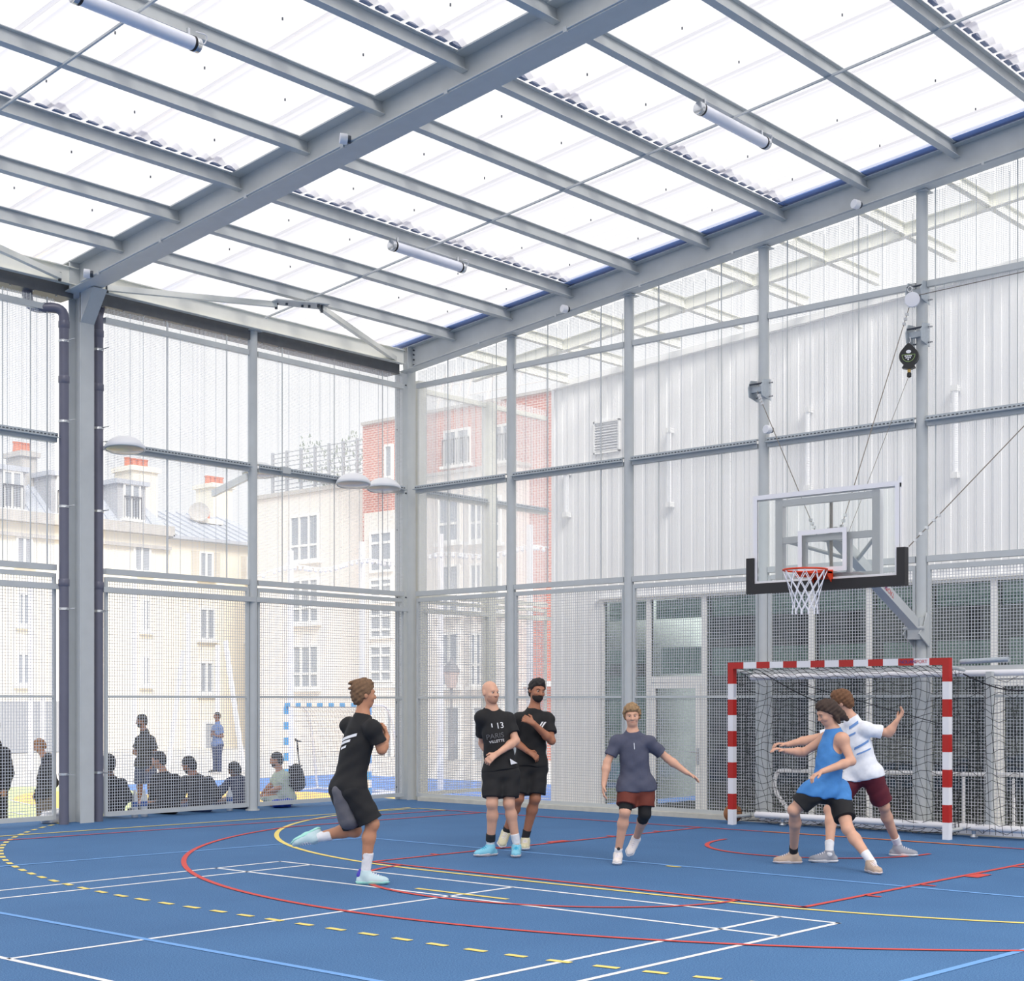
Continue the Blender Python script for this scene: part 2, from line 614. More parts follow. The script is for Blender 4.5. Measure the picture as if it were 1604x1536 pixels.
# main rafter column and corner column
colA = hcolumn('steel_column', 'grey steel column between two dark drainpipes, under the big rafter', -5.81, 0.03, 0.28, 0.20, 7.0, (-0.11, -5.81, 0))
bl = MB()
for z in (6.98, 6.85):
    bolts(bl, (-0.11, -5.822, z), (0, -1, 0), [(.05, 0, 0)])
obj('bolt', bl, BOLT, colA)
colC = hcolumn('steel_column', 'grey H-section steel column in the far corner where both mesh walls meet', 0.10, -0.03, 0.29, 0.18, 6.82, (-0.175, 0.10, 0))
bl = MB()
for z in (6.60, 4.88, 3.22):
    bolts(bl, (-0.17, 0.094, z), (0, -1, 0), [(.02, 0, 0), (.07, 0, 0)], 0.012)
    bolts(bl, (-0.304, 0.04, z), (1, 0, 0), [(0, 0, 0)], 0.012)
for z in (5.9, 4.3, 1.55, 1.0, 0.2):
    bolts(bl, (-0.304, 0.03, z), (1, 0, 0), [(0, 0, 0)], 0.012)
obj('bolt', bl, BOLT, colC)
colC2 = thing('steel_column', 'pale steel column just outside the corner, behind the grey one', 'column', (-0.16, 0.42, YARD))
obj('column_shaft', MB().box((-0.22, 0.30, YARD), (-0.06, 0.46, 6.7)), STEELW, colC2)

# big rafter over the court
RYC, RW = -5.92, 0.30
def zrb(x):
    return 6.80 + 0.101 * x
t = thing('rafter', 'deep grey steel rafter sloping up from the drainpipe column across the court roof', 'beam', (0, RYC, zrb(0)))
x0, x1 = -0.28, 22
hR = 0.37
obj('beam_section', MB().ibeam((x0, RYC, zrb(x0) + hR / 2), (x1, RYC, zrb(x1) + hR / 2), RW, hR, 0.016, 0.012), STEEL, t)
hb = MB()   # haunch between column and rafter
hb.add([(0.03, -5.81 + s, 6.42) for s in (-.1, .1)] + [(0.33, -5.81 + s, 6.82) for s in (-.1, .1)] + [(-.0, -5.81 + s, 6.42) for s in (-.1, .1)] + [(-.0, -5.81 + s, 6.82) for s in (-.1, .1)],
       [(0, 1, 3, 2), (0, 2, 6, 4), (1, 5, 7, 3), (2, 3, 7, 6), (0, 4, 5, 1)])
obj('haunch', hb, STEEL, t)
pl = MB()
pl.box((0.02, RYC - .15, zrb(.02)), (0.035, RYC + .15, zrb(.02) + hR))
obj('end_plate', pl, STEEL, t)
cn = MB()
cn.tube([(x, RYC - .155, zrb(x) + .022) for x in (0.3, 10, 18)], 0.011, 6)
for x in (0.7, 2.0, 3.6, 5.2, 6.7, 8.2, 9.6):
    cn.box((x - .02, RYC - .17, zrb(x) - .01), (x + .02, RYC - .14, zrb(x) + .04))
obj('conduit', cn, STEEL, t)

# edge beam on top of the right-hand wall
t = thing('edge_beam', 'grey steel edge beam along the top of the mesh wall behind the basketball hoop', 'beam', (0, 0.0, zrb(0)))
EY = 0.02
def zeb(x):
    return 6.79 + 0.101 * x
x0 = -0.15
obj('beam_section', MB().ibeam((x0, EY, zeb(x0) + .18), (22, EY, zeb(22) + .18), 0.20, 0.36, 0.013, 0.010), STEEL, t)
pl = MB()
pl.box((0.06, EY - .11, zeb(0.06)), (0.075, EY + .1, zeb(.06) + .36))
obj('end_plate', pl, STEEL, t)
bl = MB()
for dz in (.07, .15, .23, .30):
    bolts(bl, (0.11, EY - .006, zeb(.11) + dz), (0, -1, 0), [(0, 0, 0)])
obj('bolt', bl, BOLT, t)
cn = MB()
cn.tube([(x, EY - .105, zeb(x) + .018) for x in (0.2, 10, 18)], 0.009, 6)
for x in (1.6, 3.1, 4.6, 6.1, 7.9, 9.5):
    cn.box((x - .015, EY - .12, zeb(x) - .012), (x + .015, EY - .095, zeb(x) + .032))
obj('conduit', cn, STEEL, t)

# purlins, bay beyond the big rafter and bay on the camera's side
ORD = ['lowest', 'second', 'third', 'fourth', 'fifth', 'sixth', 'seventh', 'eighth', 'ninth', 'tenth', 'eleventh', 'twelfth']
PX = [0.98 + 1.165 * i for i in range(12)]
def purlin(x, ya, yb, label, group):
    t = thing('purlin', label, 'purlin', (x, (ya + yb) / 2, zr(x) - .08), group)
    sl = 0.101
    up = (-sl, 0, 1)
    obj('beam_section', MB().ibeam((x, ya, zr(x) - .08), (x, yb, zr(x) - .08), 0.085, 0.16, 0.009, 0.007, up=up), STEEL, t)
    b = MB()
    for yy, s in ((ya + .10, 1), (yb - .10, -1)):
        for dz in (-.03, -.10):
            b.cyl((x - .004, yy, zr(x) + dz), (x - .02, yy, zr(x) + dz), 0.013, 6)
    # sheet fixings along the top flange
    k = ya + .3
    while k < yb - .2:
        b.cyl((x - .025, k, zr(x) - .012), (x - .025, k, zr(x) - .036), 0.006, 5)
        k += PIT * (2 if int(k * 10) % 3 else 1)
    obj('bolt', b, BOLT, t)
    return t
for i, x in enumerate(PX[:11]):
    purlin(x, RYC + .01, EY - .005, f'grey roof purlin beyond the big rafter, {ORD[i]} up the slope from the gutter' if i else 'lowest grey roof purlin beyond the big rafter, carrying the bracing gusset plate', 'purlins of the far roof bay')
for i, x in enumerate(PX[:10]):
    purlin(x, -11.9, RYC - .01, f'grey roof purlin on the near side of the big rafter, {ORD[i]} up from the gutter', 'purlins of the near roof bay')

# eaves member and gutter along the left wall
def eaves(ya, yb, which):
    t = thing('gutter', f'dark zinc gutter under the roof edge, {which}', 'gutter', (-.2, (ya + yb) / 2, 6.75))
    g = [(-.15, .14), (-.15, -.05), (.15, -.05), (.15, .14), (.14, .14), (.14, -.04), (-.14, -.04), (-.14, .14)]
    obj('trough', MB().extrude((-.22, ya, 6.78), (-.22, yb, 6.78), g), GUTTER, t)
    e = MB()
    e.ibeam((0.02, ya, 6.98), (0.02, yb, 6.98), 0.09, 0.22, 0.01, 0.008)
    obj('eaves_beam', e, STEELW, t)
    r = MB()
    k = ya + .2
    while k < yb - .1:
        r.cyl((-.1, k, 6.726), (-.1, k, 6.716), 0.012, 6)
        k += .32
    obj('rivet_pattern', r, STEEL, t)
eaves(-5.70, -3.06, 'from the drainpipe column to the round post')
eaves(-3.06, -0.13, 'from the round post to the corner column')
eaves(-11.5, -5.95, 'left of the drainpipe column')

# gutter brackets in the yard side and the round post of the left wall
def round_post(x, y, zt, label, r=0.07, z0=0.0):
    t = thing('round_post', label, 'post', (x, y, z0))
    m = MB()
    m.cyl((x, y, z0), (x, y, zt), r, 24)
    obj('tube', m, STEEL, t, smooth=SM)
    b = MB()
    b.box((x - .10, y - .10, zt - .012), (x + .10, y + .10, zt))
    obj('cap_plate', b, STEEL, t)
    b = MB()
    b.cyl((x, y, z0), (x, y, z0 + .02), r + .03, 20)
    obj('base_plate', b, STEEL, t)
    return t
LP = (-0.10, -3.03)
round_post(LP[0], LP[1], 6.87, 'round grey steel post in the left mesh wall beside the seated people')
RPX = [2.085, 4.277, 6.458, 8.659, 10.87]
RPN = ['nearest the corner column', 'behind the boy in the grey shirt', 'behind the left half of the goal',
       'carrying the basketball arm', 'outside the right edge']
for i, x in enumerate(RPX[:5]):
    round_post(x, 0.10, zeb(x), f'round grey steel post of the mesh wall, {RPN[i]}')

# wind bracing at the eaves and the thin anti-sag rods
def brace(p0, p1, label):
    t = thing('brace', label, 'brace', [(a + b) / 2 for a, b in zip(p0, p1)], None)
    obj('bracing_bar', MB().bar(p0, p1, 0.07, 0.07), STEELW, t)
    m = MB()
    for p in (p0, p1):
        m.cyl((p[0], p[1], p[2] - .06), (p[0], p[1], p[2] + .05), 0.02, 8)
    obj('bolt', m, BOLT, t)
brace((0.08, -5.55, 6.92), (0.90, -3.42, 6.99), 'pale wind brace between the big rafter foot and the gusset plate')
brace((1.20, -2.86, 7.00), (0.0, -0.30, 6.93), 'pale wind brace between the gusset plate and the corner column')
brace((0.10, -6.25, 6.92), (0.95, -8.6, 7.0), 'pale wind brace left of the drainpipe column, under the near roof bay')
t = thing('gusset_plate', 'grey gusset plate bolted under the lowest purlin, joining two wind braces', 'plate', (1.05, -3.1, 7.0))
obj('plate', MB().add([(0.80, -3.50, 7.015), (1.02, -3.50, 7.035), (1.30, -2.8, 7.065), (1.08, -2.72, 7.04), (0.80, -3.50, 7.00), (1.02, -3.50, 7.02), (1.30, -2.8, 7.05), (1.08, -2.72, 7.025)],
                      [(0, 1, 2, 3), (7, 6, 5, 4), (0, 4, 5, 1), (1, 5, 6, 2), (2, 6, 7, 3), (3, 7, 4, 0)]), STEEL, t)
b = MB()
for p in ((.9, -3.4), (.98, -3.3), (1.05, -3.08), (1.1, -3.0), (1.15, -2.85), (1.2, -2.92)):
    b.cyl((p[0], p[1], 7.04), (p[0], p[1], 6.995), 0.018, 6)
obj('bolt', b, BOLT, t)
for yy, lab in ((-3.0, 'thin steel anti-sag rod crossing under the purlins beyond the big rafter'), (-8.92, 'thin steel anti-sag rod crossing under the purlins on the near side of the big rafter')):
    xa = 0.15
    o = obj('tie_rod', MB().bar((xa, yy, zr(xa) - .165), (16, yy, zr(16) - .165), 0.022, 0.022), STEEL, loc=(xa, yy, zr(xa) - .165))
    tag(o, lab, 'rod')

# downpipes at the big column
def downpipe(x, y, label, route):
    t = thing('drainpipe', label, 'pipe', (x, y, 0))
    r = 0.062
    m = MB()
    m.tube([(x, y, 0.0), (x, y, 6.30)], r, 20)
    m.tube(route, r * 1.02, 20)
    obj('pipe', m, PIPE, t, smooth=SM)
    for z in (3.02, 5.6, 6.3):
        obj('socket_joint', MB().lathe((x, y, z), [(r, 0), (r + .008, 0.01), (r + .008, .09), (r, .1)], 20), PIPE, t, smooth=SM)
    for z in (0.62, 2.72, 4.02, 5.10, 6.12):
        c = MB()
        c.lathe((x, y, z), [(r + .001, 0), (r + .007, .002), (r + .007, .032), (r + .001, .034)], 20)
        c.tube([(x + r, y, z + .016), (x + .24, y, z + .016)], 0.006, 6)
        obj('pipe_clip', c, CHROME, t, smooth=SM)
def bend(pts, n=6):
    out = [np.array(pts[0], float)]
    for i in range(1, len(pts) - 1):
        a, b, c = (np.array(p, float) for p in pts[i - 1:i + 2])
        p, q = b + (a - b) * .42, b + (c - b) * .42
        for k in range(n + 1):
            s = k / n
            out.append(p * (1 - s) ** 2 + b * 2 * s * (1 - s) + q * s * s)
    out.append(np.array(pts[-1], float))
    return out
downpipe(0.00, -6.13, 'dark grey plastic drainpipe left of the steel column with a swan-neck at the top', bend([(0, -6.13, 6.25), (0, -6.13, 6.57), (-.20, -6.50, 6.52), (-.22, -6.52, 6.76)]))
downpipe(-0.08, -5.575, 'dark grey plastic drainpipe on the right of the steel column', bend([(-.08, -5.575, 6.25), (-.08, -5.575, 6.55), (-.2, -5.50, 6.62), (-.22, -5.45, 6.76)]))

# ================================================================== MESH WALLS
PITCH = 0.0390
def wire_grid(mb, o, ax, L, z0, z1, pitch, w, thick, pz=None, first=0.0):
    """o origin (x,y) ; ax unit vector along the wall; square bars as boxes"""
    o, ax = np.array(o, float), np.array(ax, float)
    nr = np.array([-ax[1], ax[0]])
    def bx(a0, a1, zz0, zz1, off):
        p = [o + ax * a + nr * (off + s) for a in (a0, a1) for s in (-thick / 2, thick / 2)]
        v = [(p[0][0], p[0][1], zz0), (p[2][0], p[2][1], zz0), (p[3][0], p[3][1], zz0), (p[1][0], p[1][1], zz0),
             (p[0][0], p[0][1], zz1), (p[2][0], p[2][1], zz1), (p[3][0], p[3][1], zz1), (p[1][0], p[1][1], zz1)]
        mb.add(v, [(0, 1, 5, 4), (1, 2, 6, 5), (2, 3, 7, 6), (3, 0, 4, 7)])
    def bh(a0, a1, zz, off):
        p = [o + ax * a + nr * (off + s) for a in (a0, a1) for s in (-thick / 2, thick / 2)]
        z_, Z = zz - w / 2, zz + w / 2
        v = [(p[0][0], p[0][1], z_), (p[2][0], p[2][1], z_), (p[3][0], p[3][1], z_), (p[1][0], p[1][1], z_),
             (p[0][0], p[0][1], Z), (p[2][0], p[2][1], Z), (p[3][0], p[3][1], Z), (p[1][0], p[1][1], Z)]
        mb.add(v, [(0, 3, 2, 1), (4, 5, 6, 7), (0, 1, 5, 4), (2, 3, 7, 6)])
    n = int(L / pitch)
    for i in range(1, n + 1):
        a = first + i * L / (n + 1)
        bx(a - w / 2, a + w / 2, z0, z1, 0.0)
    pz = pz or pitch
    m = int((z1 - z0) / pz)
    for j in range(1, m + 1):
        bh(0, L, z0 + j * (z1 - z0) / (m + 1), thick)

def bay(o, ax, L, where, rods, inward, ztop=6.45, top_fun=None, ramp_rail=True, steel=STEEL, ztop_end=None):
    """one bay: welded mesh fence below 3.2 m, girts and fine mesh screen above"""
    o, ax, inn = np.array(o, float), np.array(ax, float), np.array(inward, float)
    P = lambda a, z, off=0.0: np.array([*(o + ax * a + inn * off), z])
    # lower fence
    t = thing('mesh_fence', f'welded wire mesh fence panel, {where}', 'fence', P(L / 2, 0.05), 'lower mesh fence panels')
    f = MB()
    f.bar(P(0.041, 0.085), P(L - .041, 0.085), 0.043, 0.06)
    f.bar(P(0.041, 3.165), P(L - .041, 3.165), 0.043, 0.06)
    f.bar(P(0.02, 0.06), P(0.02, 3.19), 0.045, 0.04, up=ax.tolist() + [0])
    f.bar(P(L - .02, 0.06), P(L - .02, 3.19), 0.045, 0.04, up=ax.tolist() + [0])
    obj('fence_frame', f, steel, t)
    obj('middle_rail', MB().bar(P(0.042, 1.625, .01), P(L - .042, 1.625, .01), 0.03, 0.034), steel, t)
    if ramp_rail:
        r = MB()
        r.bar(P(-.06, 3.02, .06), P(L + .06, 3.02, .06), 0.04, 0.07)
        obj('top_handrail', r, steel, t)
    g = MB()
    wire_grid(g, o, ax, L, 0.11, 3.14, PITCH, 0.0068, 0.004)
    obj('wire_mesh', g, WIRE, t)
    # upper screen
    t = thing('mesh_screen', f'fine white mesh screen high up, {where}', 'screen', P(L / 2, 3.3), 'upper mesh screens')
    g1 = MB()
    g1.bar(P(0, 3.265), P(L, 3.265), 0.07, 0.075)
    obj('bottom_rail', g1, steel, t)
    g2 = MB()
    g2.bar(P(0, 4.965), P(L, 4.965), 0.06, 0.012)
    g2.bar(P(0, 4.88), P(L, 4.88), 0.08, 0.055)
    obj('middle_rail', g2, steel, t)
    g3 = MB()
    # perforated cable channel standing on the rail
    g3.bar(P(0, 4.935, .055), P(L, 4.935, .055), 0.012, 0.065)
    g3.bar(P(0, 4.905, .085), P(L, 4.905, .085), 0.06, 0.008)
    obj('cable_channel', g3, GALV, t)
    sl = MB()
    n = int(L / .052)
    for i in range(n):
        a = (i + .5) * L / n
        sl.bar(P(a - .014, 4.938, .063), P(a + .014, 4.938, .063), 0.006, 0.012)
    obj('slot_pattern', sl, BOLT, t)
    g4 = MB()
    g4.bar(P(0, 6.55), P(L, 6.55), 0.06, 0.075)
    obj('top_rail', g4, steel, t)
    n_ = MB()
    zz = ztop if top_fun is None else None
    wire_grid(n_, o, ax, L, 3.30, 4.86, 0.0215, 0.0036, 0.003)
    wire_grid(n_, o, ax, L, 4.97, 6.52, 0.0215, 0.0036, 0.003)
    if ztop_end is None:
        wire_grid(n_, o, ax, L, 6.59, ztop, 0.0215, 0.0036, 0.003)
    else:
        k = max(2, int(L / .2))
        for i in range(k):
            za = ztop + (ztop_end - ztop) * i / k
            wire_grid(n_, o + ax * (L * i / k), ax, L / k, 6.59, za, 0.0215, 0.0036, 0.003)
    obj('fine_mesh', n_, WIREF, t)
    for a in rods:
        zt = ztop if ztop_end is None else ztop + (ztop_end - ztop) * a / L
        obj('tension_rod', MB().cyl(P(a, 3.3, .02), P(a, zt, .02), 0.0075, 6), steel, t)
    c = MB()
    k = 0.2
    while k < L:
        c.cyl(P(k, 3.3, -.01), P(k, ztop, -.01), 0.0032, 4)
        k += 0.2
    obj('tension_cable', c, GALV, t)

LY = -0.10
bay((LY, -9.05), (0, 1), 2.86, 'left of the drainpipe column', [0.52, 1.12, 2.12, 2.50, 2.73], (1, 0), ztop=6.68)
bay((LY, -5.47), (0, 1), 2.36, 'between drainpipe column and left round post', [0.96, 1.96], (1, 0), ztop=6.72)
bay((LY, -2.95), (0, 1), 2.92, 'between left round post and corner column', [0.45, 1.46, 2.46], (1, 0), ztop=6.72)
RB = [0.02] + RPX
RWH = ['right of the corner column', 'between the bald player and grey-shirted boy', 'just left of the red and white goal',
       'directly behind the red and white goal', 'at the right edge beyond the basketball post']
for i in range(5):
    xa, xb = RB[i] + .075, RB[i + 1] - .075
    rods = [q - xa for q in (0.79, 1.80, 2.81, 3.80, 4.80, 5.82, 6.82, 7.83, 8.84, 9.84) if xa + .05 < q < xb - .05]
    bay((xa, 0.10), (1, 0), xb - xa, RWH[i], rods, (0, -1), ztop=zeb(xa) - .01, ztop_end=zeb(xb) - .01, ramp_rail=False)
# the left wall runs on past the corner, outside, to the school building
for ya, yb, w in ((0.46, 1.90, 'outside past the corner, first bay'), (2.10, 3.50, 'outside past the corner, touching the school wall')):
    bay((LY, ya), (0, 1), yb - ya, w, [], (1, 0), ztop=6.7, steel=STEELW)
t = thing('steel_column', 'pale steel column outside past the corner, seen through two meshes', 'column', (LY, 2.0, YARD))
obj('column_shaft', MB().box((LY - .09, 1.91, YARD), (LY + .09, 2.09, 6.6)), STEELW, t)

# open steel frame over the passage between the court and the school
for i, x in enumerate(PX[:11]):
    xx = x - .3
    t = thing('purlin', f'pale steel purlin over the passage outside, {ORD[i]} from the corner', 'purlin', (xx, 1.6, zr(xx)), 'purlins over the passage')
    obj('beam_section', MB().ibeam((xx, .13, zr(xx) - .16), (xx, 3.15, zr(xx) - .16), 0.085, 0.16, 0.009, 0.007), STEELW, t)  # passage steel coloured pale, the haze of the mesh painted into it
t = thing('passage_beam', 'pale steel beam over the passage outside, crossing its purlins', 'beam', (0, 1.6, zr(0)))
obj('beam_section', MB().ibeam((-.1, 1.6, zr(-.1) - .18), (16, 1.6, zr(16) - .18), 0.1, 0.18, 0.01, 0.007), STEELW, t)
# ================================================================== SCHOOL BUILDING behind the right-hand mesh wall
SY = 3.3
CLAD = mat('white_corrugated_cladding', srgb(240, 240, 242), 0.5)
FRAMEW = mat('white_window_frame', srgb(240, 240, 240), 0.4)
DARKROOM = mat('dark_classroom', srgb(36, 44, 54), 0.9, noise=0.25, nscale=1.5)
PALEGREEN = mat('pale_green_panel', srgb(176, 200, 190), 0.6)  # flat pale green panels standing just behind the panes
def zs(x):
    return 6.96 + 0.064 * x
x0 = at_y(868, 1100, SY)[0]
cl = MB()
pr = []
x = x0
while x < 17:
    for a, d in ((0, 0), (.05, 0), (.06, -.012), (.185, -.012), (.195, 0)):
        pr.append((x + a, SY + d))
    x += .245
HEADZ = 3.30
n = len(pr)
vs = [(px_, py_, HEADZ) for px_, py_ in pr] + [(px_, py_, zs(px_)) for px_, py_ in pr]
cl.add(vs, [(i, i + 1, n + i + 1, n + i) for i in range(n - 1)])
vs = [(px_, py_ + .1, HEADZ) for px_, py_ in pr] + [(px_, py_ + .1, zs(px_)) for px_, py_ in pr]
cl.add(vs, [(n + i, n + i + 1, i + 1, i) for i in range(n - 1)])
xg0 = at_y(942, 1100, SY)[0]
pr2 = [p for p in pr if p[0] < xg0]
n = len(pr2)
cl.add([(a, b, GROUND_S) for a, b in pr2] + [(a, b, HEADZ) for a, b in pr2], [(i, i + 1, n + i + 1, n + i) for i in range(n - 1)])
cl.box((x0 - .04, SY - .03, GROUND_S), (x0 + .02, SY + 7, zs(x0)))
wall_school = struct('wall_right', cl, CLAD)
wall_school['label'] = 'white corrugated cladding of the school'
fl_ = MB()
fl_.extrude((x0, SY - .05, zs(x0) + .03), (17, SY - .05, zs(17) + .03), [(-.12, -.05), (.06, -.05), (.06, .05), (-.12, .05)])
obj('roof_edge_trim', fl_, FRAMEW, wall_school)
pf = MB()
pf.box((xg0 - .05, SY - .08, HEADZ - .02), (17, SY + .05, HEADZ + .02))
obj('head_flashing', pf, FRAMEW, wall_school)
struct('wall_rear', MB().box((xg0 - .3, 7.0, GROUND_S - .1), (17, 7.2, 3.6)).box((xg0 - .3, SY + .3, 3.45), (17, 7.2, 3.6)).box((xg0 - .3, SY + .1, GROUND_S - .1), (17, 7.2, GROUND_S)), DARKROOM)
struct('ground', MB().box((-0.5, 0.17, -0.9), (24, SY + .3, GROUND_S)), CONC)

edges = [at_y(p, 1100, SY)[0] for p in (944, 1017, 1104, 1189, 1272, 1362, 1455, 1558)]
edges += [edges[-1] + .97, edges[-1] + 1.94, edges[-1] + 2.9]
dn = 0
for i in range(len(edges) - 1):
    a, b = edges[i], edges[i + 1]
    is_door = i in (1, 7)
    fr = MB()
    w = .045
    zb_ = GROUND_S
    def ring(fr, a, b, z0, z1, w, y0=SY - .03, y1=SY + .06):
        fr.box((a, y0, z0), (a + w, y1, z1)).box((b - w, y0, z0), (b, y1, z1)).box((a + w, y0, z1 - w), (b - w, y1, z1)).box((a + w, y0, z0), (b - w, y1, z0 + w))
    zt = HEADZ - .02
    if is_door:
        ring(fr, a, b, 1.93, zt, w)
        win = struct(f'window_{i + 1}', fr, FRAMEW)
        obj('pane', MB().box((a + w, SY + .01, 1.93 + w), (b - w, SY + .02, zt - w)), GLASS_SCHOOL, win)
        bl_ = MB().box((a + w, SY + .14, zt - .36), (b - w, SY + .15, zt - w))
        bl_.box((a + w + .1, SY + .14, 2.02), (b - w, SY + .15, 2.45))
        obj('green_panel', bl_, PALEGREEN, win)
        dn += 1
        df = MB()
        ring(df, a, b, zb_, 1.93, .05)
        ring(df, a + .06, b - .06, zb_ + .02, 1.86, .085, SY - .045, SY + .03)
        d = struct(f'door_{dn}', df, FRAMEW)
        obj('pane', MB().box((a + .14, SY, zb_ + .1), (b - .14, SY + .012, 1.78)), GLASS_SCHOOL, d)
        h = MB()
        h.tube([(b - .10, SY - .045, .75), (b - .10, SY - .10, .75), (b - .22, SY - .10, .75)], .012, 8)
        h.box((b - .12, SY - .055, .55), (b - .08, SY - .04, .82))
        obj('door_handle', h, CHROME, d)
    else:
        ring(fr, a, b, zb_, zt, w)
        win = struct(f'window_{i + 1}', fr, FRAMEW)
        obj('pane', MB().box((a + w, SY + .01, zb_ + w), (b - w, SY + .02, zt - w)), GLASS_SCHOOL, win)
        bl_ = MB().box((a + w, SY + .14, zt - .36), (b - w, SY + .15, zt - w))
        bl_.box((a + w + (.12 if i % 2 else 0), SY + .14, 1.98), (b - w, SY + .15, 2.42))
        if i == 0:
            bl_.box((a + w, SY + .14, .2), (b - w, SY + .15, 2.2))
        obj('green_panel', bl_, PALEGREEN, win)

# louvre grille and outside tube lamps on the cladding
g = MB()
p0, p1 = at_y(930, 712, SY - .04), at_y(971, 655, SY - .04)
gx0, gx1, gz0, gz1 = p0[0], p1[0], p0[2], p1[2]
t = thing('vent_grille', 'white louvred vent grille high on the white cladding of the school', 'grille', ((gx0 + gx1) / 2, SY - .04, gz0))
g.box((gx0, SY - .06, gz0), (gx0 + .03, SY - .02, gz1)).box((gx1 - .03, SY - .06, gz0), (gx1, SY - .02, gz1)).box((gx0, SY - .06, gz1 - .03), (gx1, SY - .02, gz1)).box((gx0, SY - .06, gz0), (gx1, SY - .02, gz0 + .03))
obj('grille_frame', g, FRAMEW, t)
g = MB()
z = gz0 + .04
while z < gz1 - .05:
    g.add([(gx0 + .03, SY - .05, z), (gx1 - .03, SY - .05, z), (gx1 - .03, SY - .025, z + .035), (gx0 + .03, SY - .025, z + .035)], [(0, 1, 2, 3)])
    z += .045
obj('louvre', g, mat('shaded_white_metal', srgb(205, 206, 210), 0.5), t)
LAMPW = mat('opal_tube', srgb(245, 246, 250), 0.25)
for k, (px_, ya, yb, lab) in enumerate(((887, 740, 806, 'lowest of the four'), (1048, 674, 790, 'second from the corner'), (1265, 642, 764, 'left of the basketball post'), (1496, 608, 744, 'right of the basketball post'))):
    a, b = at_y(px_, yb, SY - .10), at_y(px_, ya, SY - .10)
    t = thing('outdoor_tube_lamp', f'upright white tube lamp on the school cladding, {lab}', 'lamp', a, 'tube lamps on the school cladding')
    obj('tube', MB().cyl(a, b, .042, 14), LAMPW, t, smooth=SM)
    e = MB()
    for q in (a, b):
        e.box((q[0] - .05, q[1] - .05, q[2] - .04), (q[0] + .05, SY - .02, q[2] + .04))
    obj('end_bracket', e, FRAMEW, t)

# ramp railing between fence and school
RY = 1.5
t = thing('handrail', 'white tube handrail with balusters along the passage behind the red and white goal', 'railing', (8, RY, GROUND_S))
p = at_y(1213, 1216, RY)
q = at_y(1236, 1275, RY)
obj('rail', MB().tube(bend([(q[0], RY, GROUND_S), (q[0], RY, .06), (p[0], RY, .30), (p[0] + .02, RY, .60), (p[0] + .3, RY, .60)]) + [(10, RY, .66), (14, RY, .72)], .028, 10), WHITE, t, smooth=SM)
for x in (6.6, 7.25, 7.9, 8.55, 9.2, 9.85, 10.5):
    obj('baluster', MB().cyl((x, RY, GROUND_S), (x, RY, .60 + .0 * x), .02, 8), WHITE, t, smooth=SM)
# ================================================================== OUTSIDE: yard and the houses across it
YBLUE = mat('yard_blue', srgb(88, 130, 205), 0.85, noise=0.06, nscale=3)
YGREEN = mat('yard_green', srgb(196, 208, 150), 0.85, noise=0.06, nscale=3)
YORANGE = mat('yard_ochre', srgb(244, 200, 112), 0.85, noise=0.05, nscale=3)
STREET = mat('pale_street', srgb(200, 198, 196), 0.9, noise=0.08, nscale=2)
g = MB()
g.box((-90, -60, -1.2), (-.5, 60, YARD - .02))
g.box((-.5, SY + 7.5, -1.2), (90, 60, YARD - .02))
yard = struct('ground', g, STREET)
g = MB()
g.box((24.1, -90, -1.2), (90, SY + 7.5, YARD - .02))
g.box((-.5, -90, -1.2), (24.1, -26.1, YARD - .02))
g.box((-90, -90, -1.2), (-.5, -60, YARD - .02))
struct('ground', g, mat('unseen_dark_ground', srgb(84, 86, 90), .9, noise=.15, nscale=4))  # unseen ground, added dark so less light bounces up under the roof
def gpoly(name, pts, z, m, up=0.0):
    w = [at_z(px, py, YARD) for px, py in pts]
    return obj(name, MB().add([(p[0], p[1], YARD + z) for p in w], [tuple(range(len(w)))]), m, yard)
obj('blue_court', MB().box((-15.6, -18, YARD - .02), (-.5, 12.5, YARD + .002)), YBLUE, yard)
gpoly('green_court', [(-160, 1420), (-160, 1233), (120, 1232), (196, 1236), (230, 1244), (215, 1330)], 0.006, YGREEN)
gpoly('ochre_zone', [(196, 1320), (222, 1246), (250, 1240), (330, 1239), (470, 1240), (560, 1244), (640, 1251), (690, 1262), (620, 1330)], 0.010, YORANGE)
gpoly('ochre_circle', [(19, 1253), (26, 1247), (40, 1243), (60, 1240.5), (80, 1239.5), (125, 1240), (170, 1247), (190, 1255), (150, 1266), (105, 1268), (70, 1264), (40, 1259)], 0.010, YORANGE)
wl2 = MB()
for pts in ([(12, 1253), (40, 1259.5), (80, 1266), (130, 1270)], [(12, 1272), (45, 1277)], [(430, 1231), (620, 1237), (860, 1252)], [(430, 1218), (640, 1224), (880, 1236)], [(0, 1224), (100, 1222)]):
    strip(wl2, [at_z(*q, YARD) for q in pts], 0.06, YARD + .014)
obj('white_yard_line', wl2, LINE_W, yard)

